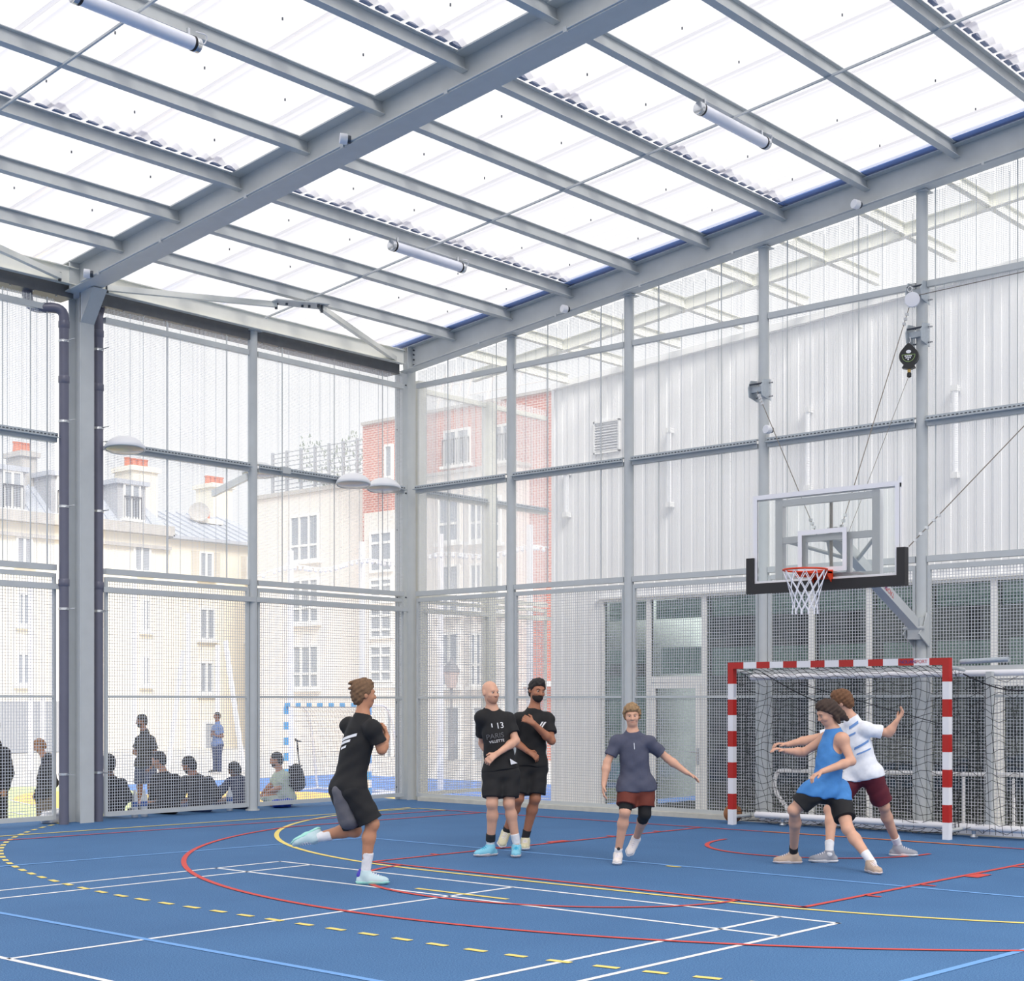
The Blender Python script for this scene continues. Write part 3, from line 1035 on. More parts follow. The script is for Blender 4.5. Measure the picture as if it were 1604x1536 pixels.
CREAM = mat('cream_render', srgb(246, 240, 226), 0.8, noise=0.03, nscale=0.8)
CREAM2 = mat('warm_cream_render', srgb(246, 238, 222), 0.8, noise=0.04, nscale=0.8)
BEIGE = mat('grey_beige_render', srgb(236, 230, 225), 0.8, noise=0.03, nscale=0.7)
STONE = mat('pale_grey_stone', srgb(190, 187, 184), 0.8, noise=0.08, nscale=3)
ZINC = mat('zinc_roof', srgb(188, 193, 204), 0.45, 0.1, noise=0.06, nscale=1.2)
ZINC2 = mat('dormer_cheek_zinc', srgb(184, 186, 192), 0.45, 0.1, noise=0.06, nscale=1.2)
TERRA = mat('terracotta', srgb(204, 124, 96), 0.8)
SHUT = mat('grey_shutter', srgb(168, 172, 180), 0.7)
WINW = mat('white_joinery', srgb(244, 244, 242), 0.5)
IRON = mat('dark_iron', srgb(82, 84, 92), 0.5)
def brick_mat():
    m = bpy.data.materials.new('red_brick')
    m.use_nodes = True
    nt = m.node_tree
    b = nt.nodes['Principled BSDF']
    b.inputs['Roughness'].default_value = 0.85
    tc = nt.nodes.new('ShaderNodeTexCoord')
    mp = nt.nodes.new('ShaderNodeMapping')
    mp.inputs['Rotation'].default_value = (math.pi / 2, 0, 0)
    br = nt.nodes.new('ShaderNodeTexBrick')
    br.inputs['Color1'].default_value = (*srgb(206, 134, 118), 1)
    br.inputs['Color2'].default_value = (*srgb(190, 116, 104), 1)
    br.inputs['Mortar'].default_value = (*srgb(228, 210, 202), 1)
    br.inputs['Scale'].default_value = 1.0
    br.inputs['Brick Width'].default_value = 0.26
    br.inputs['Row Height'].default_value = 0.095
    br.inputs['Mortar Size'].default_value = 0.012
    nt.links.new(tc.outputs['Object'], mp.inputs['Vector'])
    nt.links.new(mp.outputs[0], br.inputs['Vector'])
    nt.links.new(br.outputs['Color'], b.inputs['Base Color'])
    return m
BRICK = brick_mat()

class Face:
    """a facade plane: pixel -> point on it, boxes standing proud of it"""
    def __init__(s, axis, v):
        s.axis, s.v = axis, v
    def pt(s, px, py):
        return at_x(px, py, s.v) if s.axis == 'x' else at_y(px, py, s.v)
    def rect(s, x0, y0, x1, y1):
        """pixel rectangle -> (a0, a1, z0, z1), z taken along the middle"""
        c = (x0 + x1) / 2
        a0, a1 = s.pt(x0, y0), s.pt(x1, y0)
        k = 1 if s.axis == 'x' else 0
        return a0[k], a1[k], s.pt(c, y1)[2], s.pt(c, y0)[2]
    def box(s, mb, a0, a1, z0, z1, out, back):
        """out: metres proud toward the court"""
        if s.axis == 'x':
            mb.box((s.v - back, min(a0, a1), z0), (s.v + out, max(a0, a1), z1))
        else:
            mb.box((min(a0, a1), s.v - out, z0), (max(a0, a1), s.v + back, z1))

def window(par, F, px, cols=2, rows=(), bal=False, wood=WINW, glass=GLASS_FAR, sill=True, t=.09, shutters=False):
    a0, a1, z0, z1 = F.rect(*px)
    fr = MB()
    F.box(fr, a0, a0 + t, z0, z1, .10, .0)
    F.box(fr, a1 - t, a1, z0, z1, .10, .0)
    F.box(fr, a0 + t, a1 - t, z1 - t, z1, .099, .0)
    F.box(fr, a0 + t, a1 - t, z0, z0 + t, .099, .0)
    for i in range(1, cols):
        c = a0 + (a1 - a0) * i / cols
        F.box(fr, c - t * .6, c + t * .6, z0 + t, z1 - t, .094, .0)
    for r in rows:
        zz = z0 + (z1 - z0) * r
        F.box(fr, a0 + t, a1 - t, zz - t / 2, zz + t / 2, .088, .0)
    if sill:
        F.box(fr, a0 - .12, a1 + .12, z0 - .12, z0 - .001, .2, .0)
    w = obj('window', fr, wood, par)
    p = MB()
    F.box(p, a0 + t * .5, a1 - t * .5, z0 + t * .5, z1 - t * .5, .05, .0)
    obj('pane', p, glass, w)
    if bal:
        b = MB()
        F.box(b, a0, a1, z0 + .95, z0 + 1.0, .16, -.12)
        n = max(3, int((a1 - a0) / .14))
        for i in range(n + 1):
            c = a0 + (a1 - a0) * i / n
            F.box(b, c - .012, c + .012, z0, z0 + .98, .155, -.13)
        obj('balustrade', b, IRON, w)
    if shutters:
        for sgn, e in ((-1, a0), (1, a1)):
            s = MB()
            F.box(s, e, e + sgn * (a1 - a0) * .5, z0, z1, .06, 0)
            obj('shutter', s, mat('pale_shutter', srgb(214, 206, 192), .8), w)
    return w

# ---- cream house with the mansard roof, across the yard
FA = Face('x', -39.0)
ya0, ya1 = FA.pt(-420, 900)[1], FA.pt(263, 900)[1]
ya2 = FA.pt(400, 900)[1] + 1.5
zc1 = FA.pt(130, 822)[2]
zc2 = FA.pt(330, 846)[2]
hA = thing('house', 'cream house with a zinc mansard roof and dormers across the yard, behind the drainpipe column', 'house', (-39, (ya0 + ya1) / 2, YARD))
obj('wall', MB().box((-50, ya0, YARD - .3), (-39, ya1, zc1)), CREAM, hA)
c = MB()
c.box((-39, ya0, zc1 - .15), (-38.6, ya1 + .1, zc1 + .3))
c.box((-39, ya0, zc1 - .75), (-38.8, ya1 + .05, zc1 - .6))
obj('cornice', c, STONE, hA)
zt = FA.pt(130, 736)[2]
mb = MB()
mb.add([(-39, ya0, zc1 + .3), (-39, ya1, zc1 + .3), (-41.3, ya1 - 1.0, zt), (-41.3, ya0, zt), (-50, ya0, zc1 + .3), (-50, ya1, zc1 + .3), (-47, ya1 - 1.0, zt + .6), (-47, ya0, zt + .6)],
       [(0, 1, 2, 3), (1, 5, 6, 2), (3, 2, 6, 7), (4, 7, 6, 5)])
y = ya0 + .5
while y < ya1 - .6:      # standing seams
    mb.extrude((-39.0, y, zc1 + .3), (-41.3, y, zt), [(-.03, 0), (.03, 0), (.03, .06), (-.03, .06)], up=(1, 0, 1))
    y += .75
obj('mansard_roof', mb, ZINC, hA)
for px in ((24, 840, 50, 884), (208, 853, 235, 896), (27, 928, 45, 980), (221, 938, 234, 989), (25, 1022, 45, 1073), (221, 1027, 234, 1074), (120, 846, 146, 890), (120, 934, 140, 985), (120, 1025, 140, 1074)):
    window(hA, FA, px, glass=GLASS_FAR, bal=False)
for px, bx in (((3, 737, 34, 797), (-3, 724, 40, 806)), ((192, 757, 219, 813), (184, 747, 228, 820)), ((88, 745, 116, 806), (80, 734, 124, 812))):
    FD = Face('x', -39.15)
    a0, a1, z0, z1 = FD.rect(*bx)
    d = MB()
    FD.box(d, a0, a1, z0, z1 - .35, 0, 2.6)
    dm = obj('dormer', d, ZINC2, hA)
    r = MB()
    FD.box(r, a0 - .15, a1 + .15, z1 - .35, z1 - .15, .15, 2.8)
    obj('dormer_roof', r, ZINC, dm)
    window(hA, FD, px, bal=True)
def chimney(par, F, px, back, pots, wallm=STONE):
    a0, a1, z0, z1 = F.rect(*px)
    m = MB()
    F.box(m, a0, a1, z0 - 1.5, z1, 0, back)
    F.box(m, a0 - .12, a1 + .12, z1 - .25, z1 - .05, .12, back + .12)
    ch = obj('chimney', m, wallm, par)
    k = MB()
    for i in range(pots):
        a = a0 + (a1 - a0) * (i + .7) / (pots + .4)
        p = (F.v - back / 2, a, z1) if F.axis == 'x' else (a, F.v + back / 2, z1)
        k.lathe(p, [(.15, 0), (.13, .35), (.16, .36), (.16, .42)], 8)
    obj('chimney_pots', k, TERRA, ch)
chimney(hA, Face('x', -40.5), (33, 706, 58, 775), 1.2, 4)
chimney(hA, Face('x', -41.0), (207, 730, 247, 800), 1.4, 4, CREAM2)
gs = MB()
a0, a1, z0, z1 = FA.rect(-60, 1098, 100, 1200)
FA.box(gs, a0, a1, YARD, z1, .12, 0)
obj('shopfront', gs, SHUT, hA)

hA2 = thing('house', 'low warm cream house with a plain zinc roof, left of the round post', 'house', (-39, (ya1 + ya2) / 2, YARD))
obj('wall', MB().box((-48, ya1 + .02, YARD - .3), (-39, ya2, zc2)), CREAM2, hA2)
zt2 = FA.pt(330, 822)[2] + .4
mb = MB()
mb.add([(-38.7, ya1 + .02, zc2), (-38.7, ya2, zc2), (-43, ya2, zt2 + .6), (-43, ya1 + .02, zt2 + .6), (-48, ya1 + .02, zc2), (-48, ya2, zc2)], [(0, 1, 2, 3), (3, 2, 5, 4)])
mb.box((-39, ya1 + .02, zc2 - .12), (-38.6, ya2, zc2 + .02))
y = ya1 + .3
while y < ya2 - .3:
    mb.extrude((-38.7, y, zc2), (-43, y, zt2 + .6), [(-.02, 0), (.02, 0), (.02, .06), (-.02, .06)], up=(0, 0, 1))
    y += .6
obj('zinc_roof', mb, ZINC, hA2)
for px in ((311, 864, 333, 905), (385, 872, 400, 908), (311, 952, 336, 1002), (385, 958, 402, 1004), (311, 1036, 333, 1086)):
    window(hA2, FA, px, shutters=px[1] < 900)
window(hA2, FA, (318, 1130, 336, 1205), cols=1, glass=SHUT, sill=False)
chimney(hA2, Face('x', -41.5), (309, 812, 344, 838), 1.3, 3, CREAM)
chimney(hA2, Face('x', -46), (334, 757, 364, 826), 1.5, 4, CREAM)
ds = MB()
p = at_x(312, 802, -41.4)
ds.lathe(p, [(.05, -.12), (.35, -.05), (.5, .05), (.48, .06), (.33, -.02), (.02, -.09)], 18, axis=(.8, -.6, .3))
ds.cyl((p[0], p[1], p[2] - .9), (p[0], p[1], p[2] - .1), .03, 6)
ds_o = obj('satellite_dish', ds, STONE, loc=p)
tag(ds_o, 'round satellite dish beside the small chimney on the low cream house', 'satellite dish')

# ---- beige block with the roof garden
FB = Face('y', 25.0)
xb0, xb1 = FB.pt(397, 900)[0], FB.pt(579, 900)[0]
zb_ = FB.pt(480, 772)[2]
hB = thing('apartment_block', 'plain beige block with a planted roof terrace, between the round post and the corner column', 'building', ((xb0 + xb1) / 2, 25, YARD))
obj('wall', MB().box((xb0, 25, YARD - .3), (xb1, 37, zb_)), BEIGE, hB)
cp = MB()
cp.box((xb0 - .05, 24.9, zb_), (xb1, 25.4, zb_ + .18))
obj('parapet_cap', cp, STONE, hB)
gb = MB()
gb.add([(xb0 - 3, 29, YARD), (xb0, 29, YARD), (xb0, 29, zb_ + .3), (xb0 - 3.2, 29, zb_ - 2.2)], [(0, 1, 2, 3)])
gb.box((xb0 - 3, 29, YARD), (xb0, 36, zb_ - 2.2))
obj('gable_wall', gb, CREAM, hB)
for px in ((456, 806, 501, 879), (459, 906, 501, 976), (460, 1010, 501, 1078)):
    window(hB, FB, px, cols=3, rows=(.34,))
tr = MB()
for px in range(412, 572, 22):
    p, q = FB.pt(px, 770), FB.pt(px, 712)
    tr.box((p[0] - .05, 25.5, zb_ + .15), (p[0] + .05, 25.6, zb_ + 2.1))
for k in range(9):
    z = zb_ + .4 + k * .2
    tr.box((FB.pt(412, 770)[0], 25.52, z), (FB.pt(570, 770)[0], 25.56, z + .035))
obj('roof_trellis', tr, SHUT, hB)
rng = random.Random(3)
lf = MB()
for i in range(700):
    u = rng.random()
    x = FB.pt(440, 770)[0] + u * 6.0
    z = zb_ + .4 + rng.random() * 1.9 + .35 * math.sin(u * 14)
    y = 25.7 + rng.random() * .8
    s = .05 + rng.random() * .07
    a = rng.random() * 6.28
    lf.add([(x, y, z), (x + s * math.cos(a), y + s * .5, z + s * math.sin(a)), (x + s * math.cos(a + .8), y, z + s * math.sin(a + .8) + s)], [(0, 1, 2)])
rp = obj('roof_foliage', lf, mat('roof_garden_green', srgb(150, 160, 146), .8), loc=(FB.pt(500, 770)[0], 25.9, zb_))
tag(rp, 'climbing greenery on the roof terrace trellis of the beige block', 'plants', kind='stuff')

# ---- brick block
FC = Face('y', 24.2)
FC2 = Face('y', 23.5)
xc0, xc1 = FC.pt(568, 900)[0], FC.pt(862, 900)[0] + 4
zc = FC.pt(650, 652)[2]
hC = thing('brick_building', 'red brick block with a pale rendered bay, behind the corner column', 'building', ((xc0 + xc1) / 2, 24.2, YARD))
obj('wall', MB().box((xc0, 24.2, YARD - .3), (xc1, 36, zc)), BRICK, hC)
cp = MB()
cp.box((xc0, 24.1, zc), (xc1, 24.6, zc + .12))
obj('parapet_cap', cp, STONE, hC)
b0, b1, bz0, bz1 = FC2.rect(663, 738, 809, 1200)
obj('rendered_bay', MB().box((b0, 23.5, YARD - .2), (b1, 24.2, bz1)), BEIGE, hC)
obj('bay_coping', MB().box((b0 - .1, 23.4, bz1), (b1 + .1, 24.2, bz1 + .12)), STONE, hC)
for px in ((697, 672, 738, 728), (772, 664, 806, 722)):
    window(hC, FC, px, cols=2, bal=True)
for px in ((688, 776, 721, 850), (737, 774, 758, 848), (690, 884, 721, 962), (738, 882, 757, 960), (690, 990, 721, 1075), (738, 990, 757, 1075), (770, 776, 786, 850), (770, 884, 786, 962)):
    window(hC, FC2, px, cols=2, rows=(.4,))
# white glazed stair tower seen left of the corner column
s0, s1, sz0, sz1 = FC.rect(579, 803, 618, 1100)
st = MB()
st.box((s0, 23.9, YARD), (s1 + 1.5, 24.2, sz1))
stw = obj('stair_tower', st, BEIGE, hC)
FS = Face('y', 23.9)
for px in ((581, 832, 616, 896), (581, 905, 616, 945), (581, 950, 616, 1000), (581, 1010, 616, 1068)):
    window(hC, FS, px, cols=2, rows=(.28, .72), sill=False)
window(hC, FC, (604, 696, 617, 760), cols=1, rows=(.2,))
a0, a1, z0, z1 = FC2.rect(575, 1068, 860, 1076)
obj('string_course', MB().box((xc0, 23.85, z0), (xc1, 24.2, z1)), WINW, hC)
a0, a1, z0, z1 = FC2.rect(575, 1196, 860, 1206)
obj('plinth', MB().box((xc0, 23.2, YARD - .2), (xc1, 24.2, z0)), STONE, hC)
for px in ((700, 1105, 722, 1196), (606, 1108, 617, 1192), (742, 1105, 790, 1196)):
    window(hC, FC2, px, cols=1, glass=SHUT, sill=False)
rd = MB()
for px in (676, 690, 705, 720, 755, 800):
    p = FC.pt(px, 650)
    rd.tube([(p[0], 24.4, zc), (p[0] + .55, 24.4, zc + 1.5)], .05, 6)
for h in (.5, 1.0):
    rd.tube([(FC.pt(670, 650)[0], 24.4, zc + h), (FC.pt(850, 650)[0], 24.4, zc + h)], .02, 5)
obj('roof_railing', rd, WINW, hC)

# ---- yard furniture
for k, (px, ytop, ybase) in enumerate(((455, 862, 1224), (567, 848, 1228), (690, 836, 1236), (830, 822, 1244))):
    p = at_z(px, ybase, YARD)
    fw = (p - CAM) @ FWD
    zt = CAM[2] + (HOR - ytop) / FPX * fw
    o = obj('net_pole', MB().bar((p[0], p[1], YARD), (p[0], p[1], zt), .11, .11, up=(1, 0, 0)), WHITE, loc=(p[0], p[1], YARD))
    tag(o, ['tall white pole at the back of the yard, left of the beige block\'s windows column', 'tall white pole at the back of the yard beside the blue and white goal', 'tall white pole of the yard, seen right of the corner column', 'tall white pole of the yard, in front of the brick wall'][k], 'pole', 'tall white poles round the yard')
for k, (px, ytop, ybase) in enumerate(((48, 905, 1206), (67, 1090, 1206), (211, 890, 1204), (295, 960, 1206), (341, 1010, 1206))):
    p = at_z(px, ybase, YARD)
    fw = (p - CAM) @ FWD
    zt = CAM[2] + (HOR - ytop) / FPX * fw
    o = obj('net_pole', MB().bar((p[0], p[1], YARD), (p[0], p[1], zt), .10, .10, up=(1, 0, 0)), WHITE, loc=(p[0], p[1], YARD))
    tag(o, ['tall white pole of the yard before the cream house, left of the drainpipe column', 'short white pole just right of the tall one, left of the drainpipe column', 'tall white pole of the yard behind the standing man in black', 'white pole of the yard left of the leaning masts', 'white pole beside the far man in blue'][k], 'pole', 'tall white poles round the yard')
for k, (a, b) in enumerate((((287, 1018), (263, 1204)), ((353, 1003), (382, 1208)))):
    q = at_z(*b, YARD)
    fw = (q - CAM) @ FWD
    p = at_d(*a, fw)
    o = obj('leaning_mast', MB().bar(tuple(q), tuple(p), .16, .06, up=(0, 1, 0)), WHITE, loc=q)
    tag(o, ['white mast leaning right, left of the far man in blue', 'white mast leaning left, right of the far man in blue'][k], 'mast')
# string of festoon lamps between the poles
pts = []
for px, py in ((395, 905), (455, 882), (510, 893), (567, 872), (630, 884), (690, 862), (760, 872), (830, 852), (860, 858)):
    pts.append(at_d(px, py, 34.5 if px > 600 else 38))
pts2 = bend(pts, 3)
t = thing('festoon_string', 'string of small white lamps hung between the tall yard poles', 'string lights', pts[0])
obj('cable', MB().tube(pts2, .016, 5), WHITE, t)
m = MB()
for i in range(len(pts2) - 1):
    for s in (0, .5):
        p = pts2[i] * (1 - s) + pts2[i + 1] * s
        m.lathe(p, [(.02, -.12), (.05, -.08), (.03, 0)], 6)
obj('bulbs', m, LAMPW, t)

# blue and white goal out in the yard
def unit_(v):
    return v / np.linalg.norm(v)
def striped_bar(name, p0, p1, w, lens, mats_, parent, up):
    """one bar whose successive lengths take the materials in turn"""
    p0, p1 = np.array(p0, float), np.array(p1, float)
    d = unit_(p1 - p0)
    u = np.array(up, float)
    u = u - d * (u @ d)
    u /= np.linalg.norm(u)
    s_ = np.cross(d, u)
    cuts_ = np.concatenate([[0], np.cumsum(lens)])
    cuts_ = cuts_ / cuts_[-1] * np.linalg.norm(p1 - p0)
    vs, fs, mi = [], [], []
    for c in cuts_:
        for a, b in ((-1, -1), (1, -1), (1, 1), (-1, 1)):
            vs.append(p0 + d * c + (s_ * a + u * b) * w / 2)
    n = len(cuts_)
    for i in range(n - 1):
        for k in range(4):
            fs.append((4 * i + k, 4 * i + (k + 1) % 4, 4 * i + 4 + (k + 1) % 4, 4 * i + 4 + k))
            mi.append(i % 2)
    fs += [(3, 2, 1, 0), tuple(4 * (n - 1) + k for k in range(4))]
    mi += [0, (n - 2) % 2]
    o = link_mesh(name, vs, fs, list(mats_), parent)
    o.data.polygons.foreach_set('material_index', mi)
    return o
ga, gb_ = at_z(448, 1240, YARD), at_z(578, 1246, YARD)
fa = (ga - CAM) @ FWD
gz = YARD + 2.08
t = thing('goal', 'blue and white striped goal standing out in the yard, seen through the left mesh', 'goal', (ga + gb_) / 2)
d = (gb_ - ga) / np.linalg.norm(gb_ - ga)
bk = np.array([-d[1], d[0], 0])
for e in (ga, gb_):
    striped_bar('goal_post', (e[0], e[1], gz - .08), (e[0], e[1], YARD), .08, [1] * 11, (BLUEP, WHITE), t, tuple(d))
striped_bar('crossbar', (ga[0], ga[1], gz - .04), (gb_[0], gb_[1], gz - .04), .08, [1] * 15, (BLUEP, WHITE), t, (0, 0, 1))
fr = MB()
for e in (ga, gb_):
    fr.tube(bend([e + UP * (2.04), e + UP * 2.02 + bk * .8, e + bk * 1.1 + UP * .02]), .025, 6)
    fr.tube([e + UP * .03, e + UP * .03 + bk * 1.1], .025, 6)
fr.tube([ga + bk * 1.1 + UP * .03, gb_ + bk * 1.1 + UP * .03], .025, 6)
obj('rear_frame', fr, WHITE, t, smooth=SM)
nt_ = MB()
for i in range(26):
    q = ga + (gb_ - ga) * i / 25
    nt_.tube(bend([q + UP * 2.0, q + UP * 1.95 + bk * .75, q + bk * 1.05 + UP * .03]), .004, 4)
for i in range(18):
    s = i / 17
    q = (UP * 2.0) * (1 - s) + bk * (1.05 * s ** .7)
    nt_.tube([ga + q, gb_ + q], .004, 4)
obj('net', nt_, mat('dark_goal_net', srgb(150, 150, 152), .8), t)

LIRON = mat('hazed_iron', srgb(150, 150, 156), .6)  # iron lightened: the haze in front of it is put into the colour
# old street lantern near the brick building
p = at_z(707, 1190, YARD)
fw = (p - CAM) @ FWD
t = thing('street_lamp', 'iron street lantern on a post in front of the brick building', 'street lamp', p)
s = fw / FPX
LH = CAM[2] + (HOR - 1078) * s
obj('lamp_post', MB().lathe((p[0], p[1], YARD), [(.13, 0), (.11, .8), (.055, 1.0), (.04, LH - YARD - .2), (.07, LH - YARD)], 10), LIRON, t, smooth=SM)
obj('lantern', MB().lathe((p[0], p[1], LH), [(.18, 0), (.30, 26 * s)], 6), mat('lantern_glass', srgb(225, 205, 200), .3), t)
obj('lantern_roof', MB().lathe((p[0], p[1], LH + 26 * s), [(.34, 0), (.24, .22), (.08, .38), (.05, .5)], 6), LIRON, t)
# ================================================================== BASKETBALL HOOP
HX, HY = 8.70, -2.35
t = thing('basketball_hoop', 'glass basketball backboard with orange rim and white net on a long arm above the goal', 'basketball hoop', (HX, HY, 2.8))
bx0, bx1, bz0, bz1 = 7.84, 9.60, 2.84, 3.84
bb = obj('backboard', MB().box((bx0, HY, bz0), (bx1, HY + .012, bz1)), GLASS_BOARD, t)
w = MB()
e = .06
def rectring(mb, x0, x1, z0, z1, w, y0, y1):
    mb.box((x0, y0, z0), (x0 + w, y1, z1)).box((x1 - w, y0, z0), (x1, y1, z1)).box((x0 + w, y0, z1 - w), (x1 - w, y1, z1)).box((x0 + w, y0, z0), (x1 - w, y1, z0 + w))
rectring(w, bx0, bx1, bz0, bz1, .05, HY - .004, HY + .004)
obj('white_border', w, WHITE, bb)
w = MB()
rectring(w, HX - .295, HX + .295, 2.95, 3.41, .05, HY - .005, HY + .003)
obj('target_rectangle', w, WHITE, bb)
p = MB()
p.box((bx0 - .075, HY - .03, 2.755), (bx1 + .075, HY + .05, 2.865))
p.box((bx0 - .075, HY - .03, 2.865), (bx0 + .02, HY + .05, 3.15))
p.box((bx1 - .02, HY - .03, 2.865), (bx1 + .075, HY + .05, 3.15))
obj('edge_padding', p, BLACK, t)
f = MB()
yb = HY + .10
for x in (8.13, 9.30):
    f.box((x - .045, yb - .04, 2.85), (x + .045, yb + .04, 3.80))
for z in (3.74, 3.33, 2.90):
    f.box((8.175, yb - .03, z - .035), (9.255, yb + .03, z + .035))
for x in (8.43, 8.97):
    f.box((x - .025, yb - .028, 2.935), (x + .025, yb + .028, 3.295))
f.box((bx0, HY + .012, bz1 - .06), (bx1, HY + .05, bz1))
f.box((bx0, HY + .012, bz0), (bx0 + .03, HY + .05, bz1))
f.box((bx1 - .02, HY + .012, bz0), (bx1, HY + .04, bz1))
for x, z in ((bx0 + .06, bz1 - .03), (bx1 - .06, bz1 - .03)):
    f.cyl((x, HY - .006, z), (x, HY + .03, z), .012, 8)
f.box((bx1 - .015, HY, bz1 - .02), (bx1 + .015, HY + .03, bz1 + .05))
obj('rear_frame', f, WHITE, t)
RC = np.array([HX + .02, HY - .39, 2.945])
RR = .228
r = MB()
r.tube([RC + np.array([RR * math.cos(a), RR * math.sin(a), 0]) for a in np.linspace(0, 2 * math.pi, 41)[:-1]], .0105, 10, closed=True)
# skirt under the ring at the board side
n0 = []
for a in np.linspace(math.radians(35), math.radians(145), 13):
    n0.append((a, RR + .008))
vs = [RC + np.array([q * math.cos(a), q * math.sin(a), -.005]) for a, q in n0] + [RC + np.array([q * math.cos(a), q * math.sin(a), -.06]) for a, q in n0]
r.add(vs, [(i, i + 1, 14 + i, 13 + i) for i in range(12)] + [(13 + i, 14 + i, i + 1, i) for i in range(12)])
r.box((RC[0] - .11, HY - .18, RC[2] - .02), (RC[0] + .11, HY - .005, RC[2] + .006))
r.box((RC[0] - .115, HY - .018, RC[2] - .13), (RC[0] + .115, HY - .003, RC[2] + .02))
for sx in (-1, 1):
    r.add([(RC[0] + sx * .11, HY - .018, RC[2] - .12), (RC[0] + sx * .11, HY - .018, RC[2]), (RC[0] + sx * .11, HY - .18, RC[2]), (RC[0] + sx * .10, HY - .018, RC[2] - .12), (RC[0] + sx * .10, HY - .018, RC[2]), (RC[0] + sx * .10, HY - .18, RC[2])],
          [(0, 1, 2), (5, 4, 3), (0, 2, 5, 3), (0, 3, 4, 1)])
rim = obj('rim', r, ORANGE, t, smooth=SM)
nt = MB()
rows = [(RR, 0.0), (.195, -.10), (.165, -.19), (.145, -.28), (.13, -.36), (.135, -.42)]
NN = 12
def npnt(i, k):
    rr, z = rows[i]
    a = 2 * math.pi * (k + (.5 if i % 2 else 0)) / NN
    return RC + np.array([rr * math.cos(a), rr * math.sin(a), z - .008])
for i in range(len(rows) - 1):
    for k in range(NN):
        for dk in ((0, -1) if i % 2 == 0 else (0, 1)):
            nt.tube([npnt(i, k), (npnt(i, k) + npnt(i + 1, k + dk)) / 2 * np.array([1, 1, 1]), npnt(i + 1, k + dk)], .0048, 5)
for k in range(NN):
    p_ = npnt(5, k)
    nt.tube([p_, p_ + np.array([0, 0, -.035])], [.006, .011], 5)
obj('net', nt, NET, rim)
ar = MB()
A0, A1 = np.array([8.66, -.05, 2.45]), np.array([8.68, -2.12, 3.40])
ar.bar(A0, A1, .12, .12)
arm = obj('arm', ar, STEEL, t)
br = MB()
br.box((8.58, HY + .12, 3.30), (8.78, HY + .42, 3.36))
br.tube([(8.20, yb + .03, 3.32), (8.66, -1.55, 3.13)], .022, 8)
br.tube([(9.28, yb + .03, 3.32), (8.68, -1.55, 3.13)], .022, 8)
br.tube([(8.60, HY + .3, 3.32), (8.58, -1.9, 2.98), (8.66, -1.7, 3.1)], .02, 8)
br.tube([(8.78, HY + .3, 3.32), (8.80, -1.9, 2.98), (8.68, -1.7, 3.1)], .02, 8)
br.box((8.55, -2.0, 2.93), (8.95, -1.9, 2.97))
obj('arm_struts', br, STEEL, t, smooth=SM)
ro = MB()
ro.cyl((8.72, yb + .06, 2.88), (8.72, yb + .06, 3.72), .018, 10)
obj('height_spindle', ro, mat('dull_spindle', srgb(140, 132, 128), .5, .4), t)
pk = MB()
pk.box((8.58, -.13, 2.30), (8.74, .03, 2.56))
for x in (8.55, 8.75):
    pk.add([(x, -.20, 2.36), (x, .10, 2.20), (x, .12, 2.60), (x, .02, 2.62), (x, -.06, 2.46), (x + .015, -.20, 2.36), (x + .015, .10, 2.20), (x + .015, .12, 2.60), (x + .015, .02, 2.62), (x + .015, -.06, 2.46)],
           [(0, 1, 2, 3, 4), (9, 8, 7, 6, 5), (0, 5, 6, 1), (1, 6, 7, 2), (2, 7, 8, 3), (3, 8, 9, 4), (4, 9, 5, 0)])
pk.cyl((8.53, -.12, 2.43), (8.80, -.12, 2.43), .022, 10)
obj('post_bracket', pk, STEEL, t)
# maker's lettering on the arm
ad = (A1 - A0) / np.linalg.norm(A1 - A0)
BLUEL = mat('lettering_blue', srgb(40, 58, 130), .5)
REDL = mat('lettering_red', srgb(200, 44, 44), .5)
def arm_place(off):
    sidev = np.array([1.0, 0, 0])
    upv = np.cross(sidev, ad)
    o = A0 + ad * off + sidev * .0615
    return lambda u, v: o - ad * u + np.cross(ad, sidev) * v * -1
for s, off, m in (('NOUAN', 1.12, BLUEL), ('SPORT', .90, REDL)):
    vv, ff = text_mesh(s, .085, arm_place(off))
    link_mesh('lettering', vv, ff, m, arm)

def bracket(x, z, label):
    """clamp bracket on a round post of the right wall"""
    t = thing('post_clamp', label, 'bracket', (x, 0.0, z))
    m = MB()
    for s in (-.13, .06):
        m.add([(x + s, -.06, z - .10), (x + s, .16, z - .14), (x + s, .16, z + .14), (x + s, -.02, z + .12), (x + s, -.08, z + .02),
               (x + s + .012, -.06, z - .10), (x + s + .012, .16, z - .14), (x + s + .012, .16, z + .14), (x + s + .012, -.02, z + .12), (x + s + .012, -.08, z + .02)],
              [(0, 1, 2, 3, 4), (9, 8, 7, 6, 5), (0, 5, 6, 1), (1, 6, 7, 2), (2, 7, 8, 3), (3, 8, 9, 4), (4, 9, 5, 0)])
    m.box((x - .12, -.02, z - .04), (x + .07, .035, z + .03))
    obj('clamp_plates', m, GALV, t)
    b = MB()
    for dz in (-.09, .09):
        b.cyl((x - .17, .12, z + dz), (x + .12, .12, z + dz), .010, 6)
    b.cyl((x - .12, -.05, z + .06), (x + .07, -.05, z + .06), .012, 8)
    obj('clamp_bolts', b, BOLT, t)
bracket(6.458, 5.60, "galvanised clamp holding the slack wire on the post left of the basketball arm's post")
bracket(8.659, 6.45, 'galvanised clamp carrying the white pulley, upper of the two on the basketball post')
bracket(8.659, 5.95, 'galvanised clamp carrying the black fall arrester, lower of the two on the basketball post')

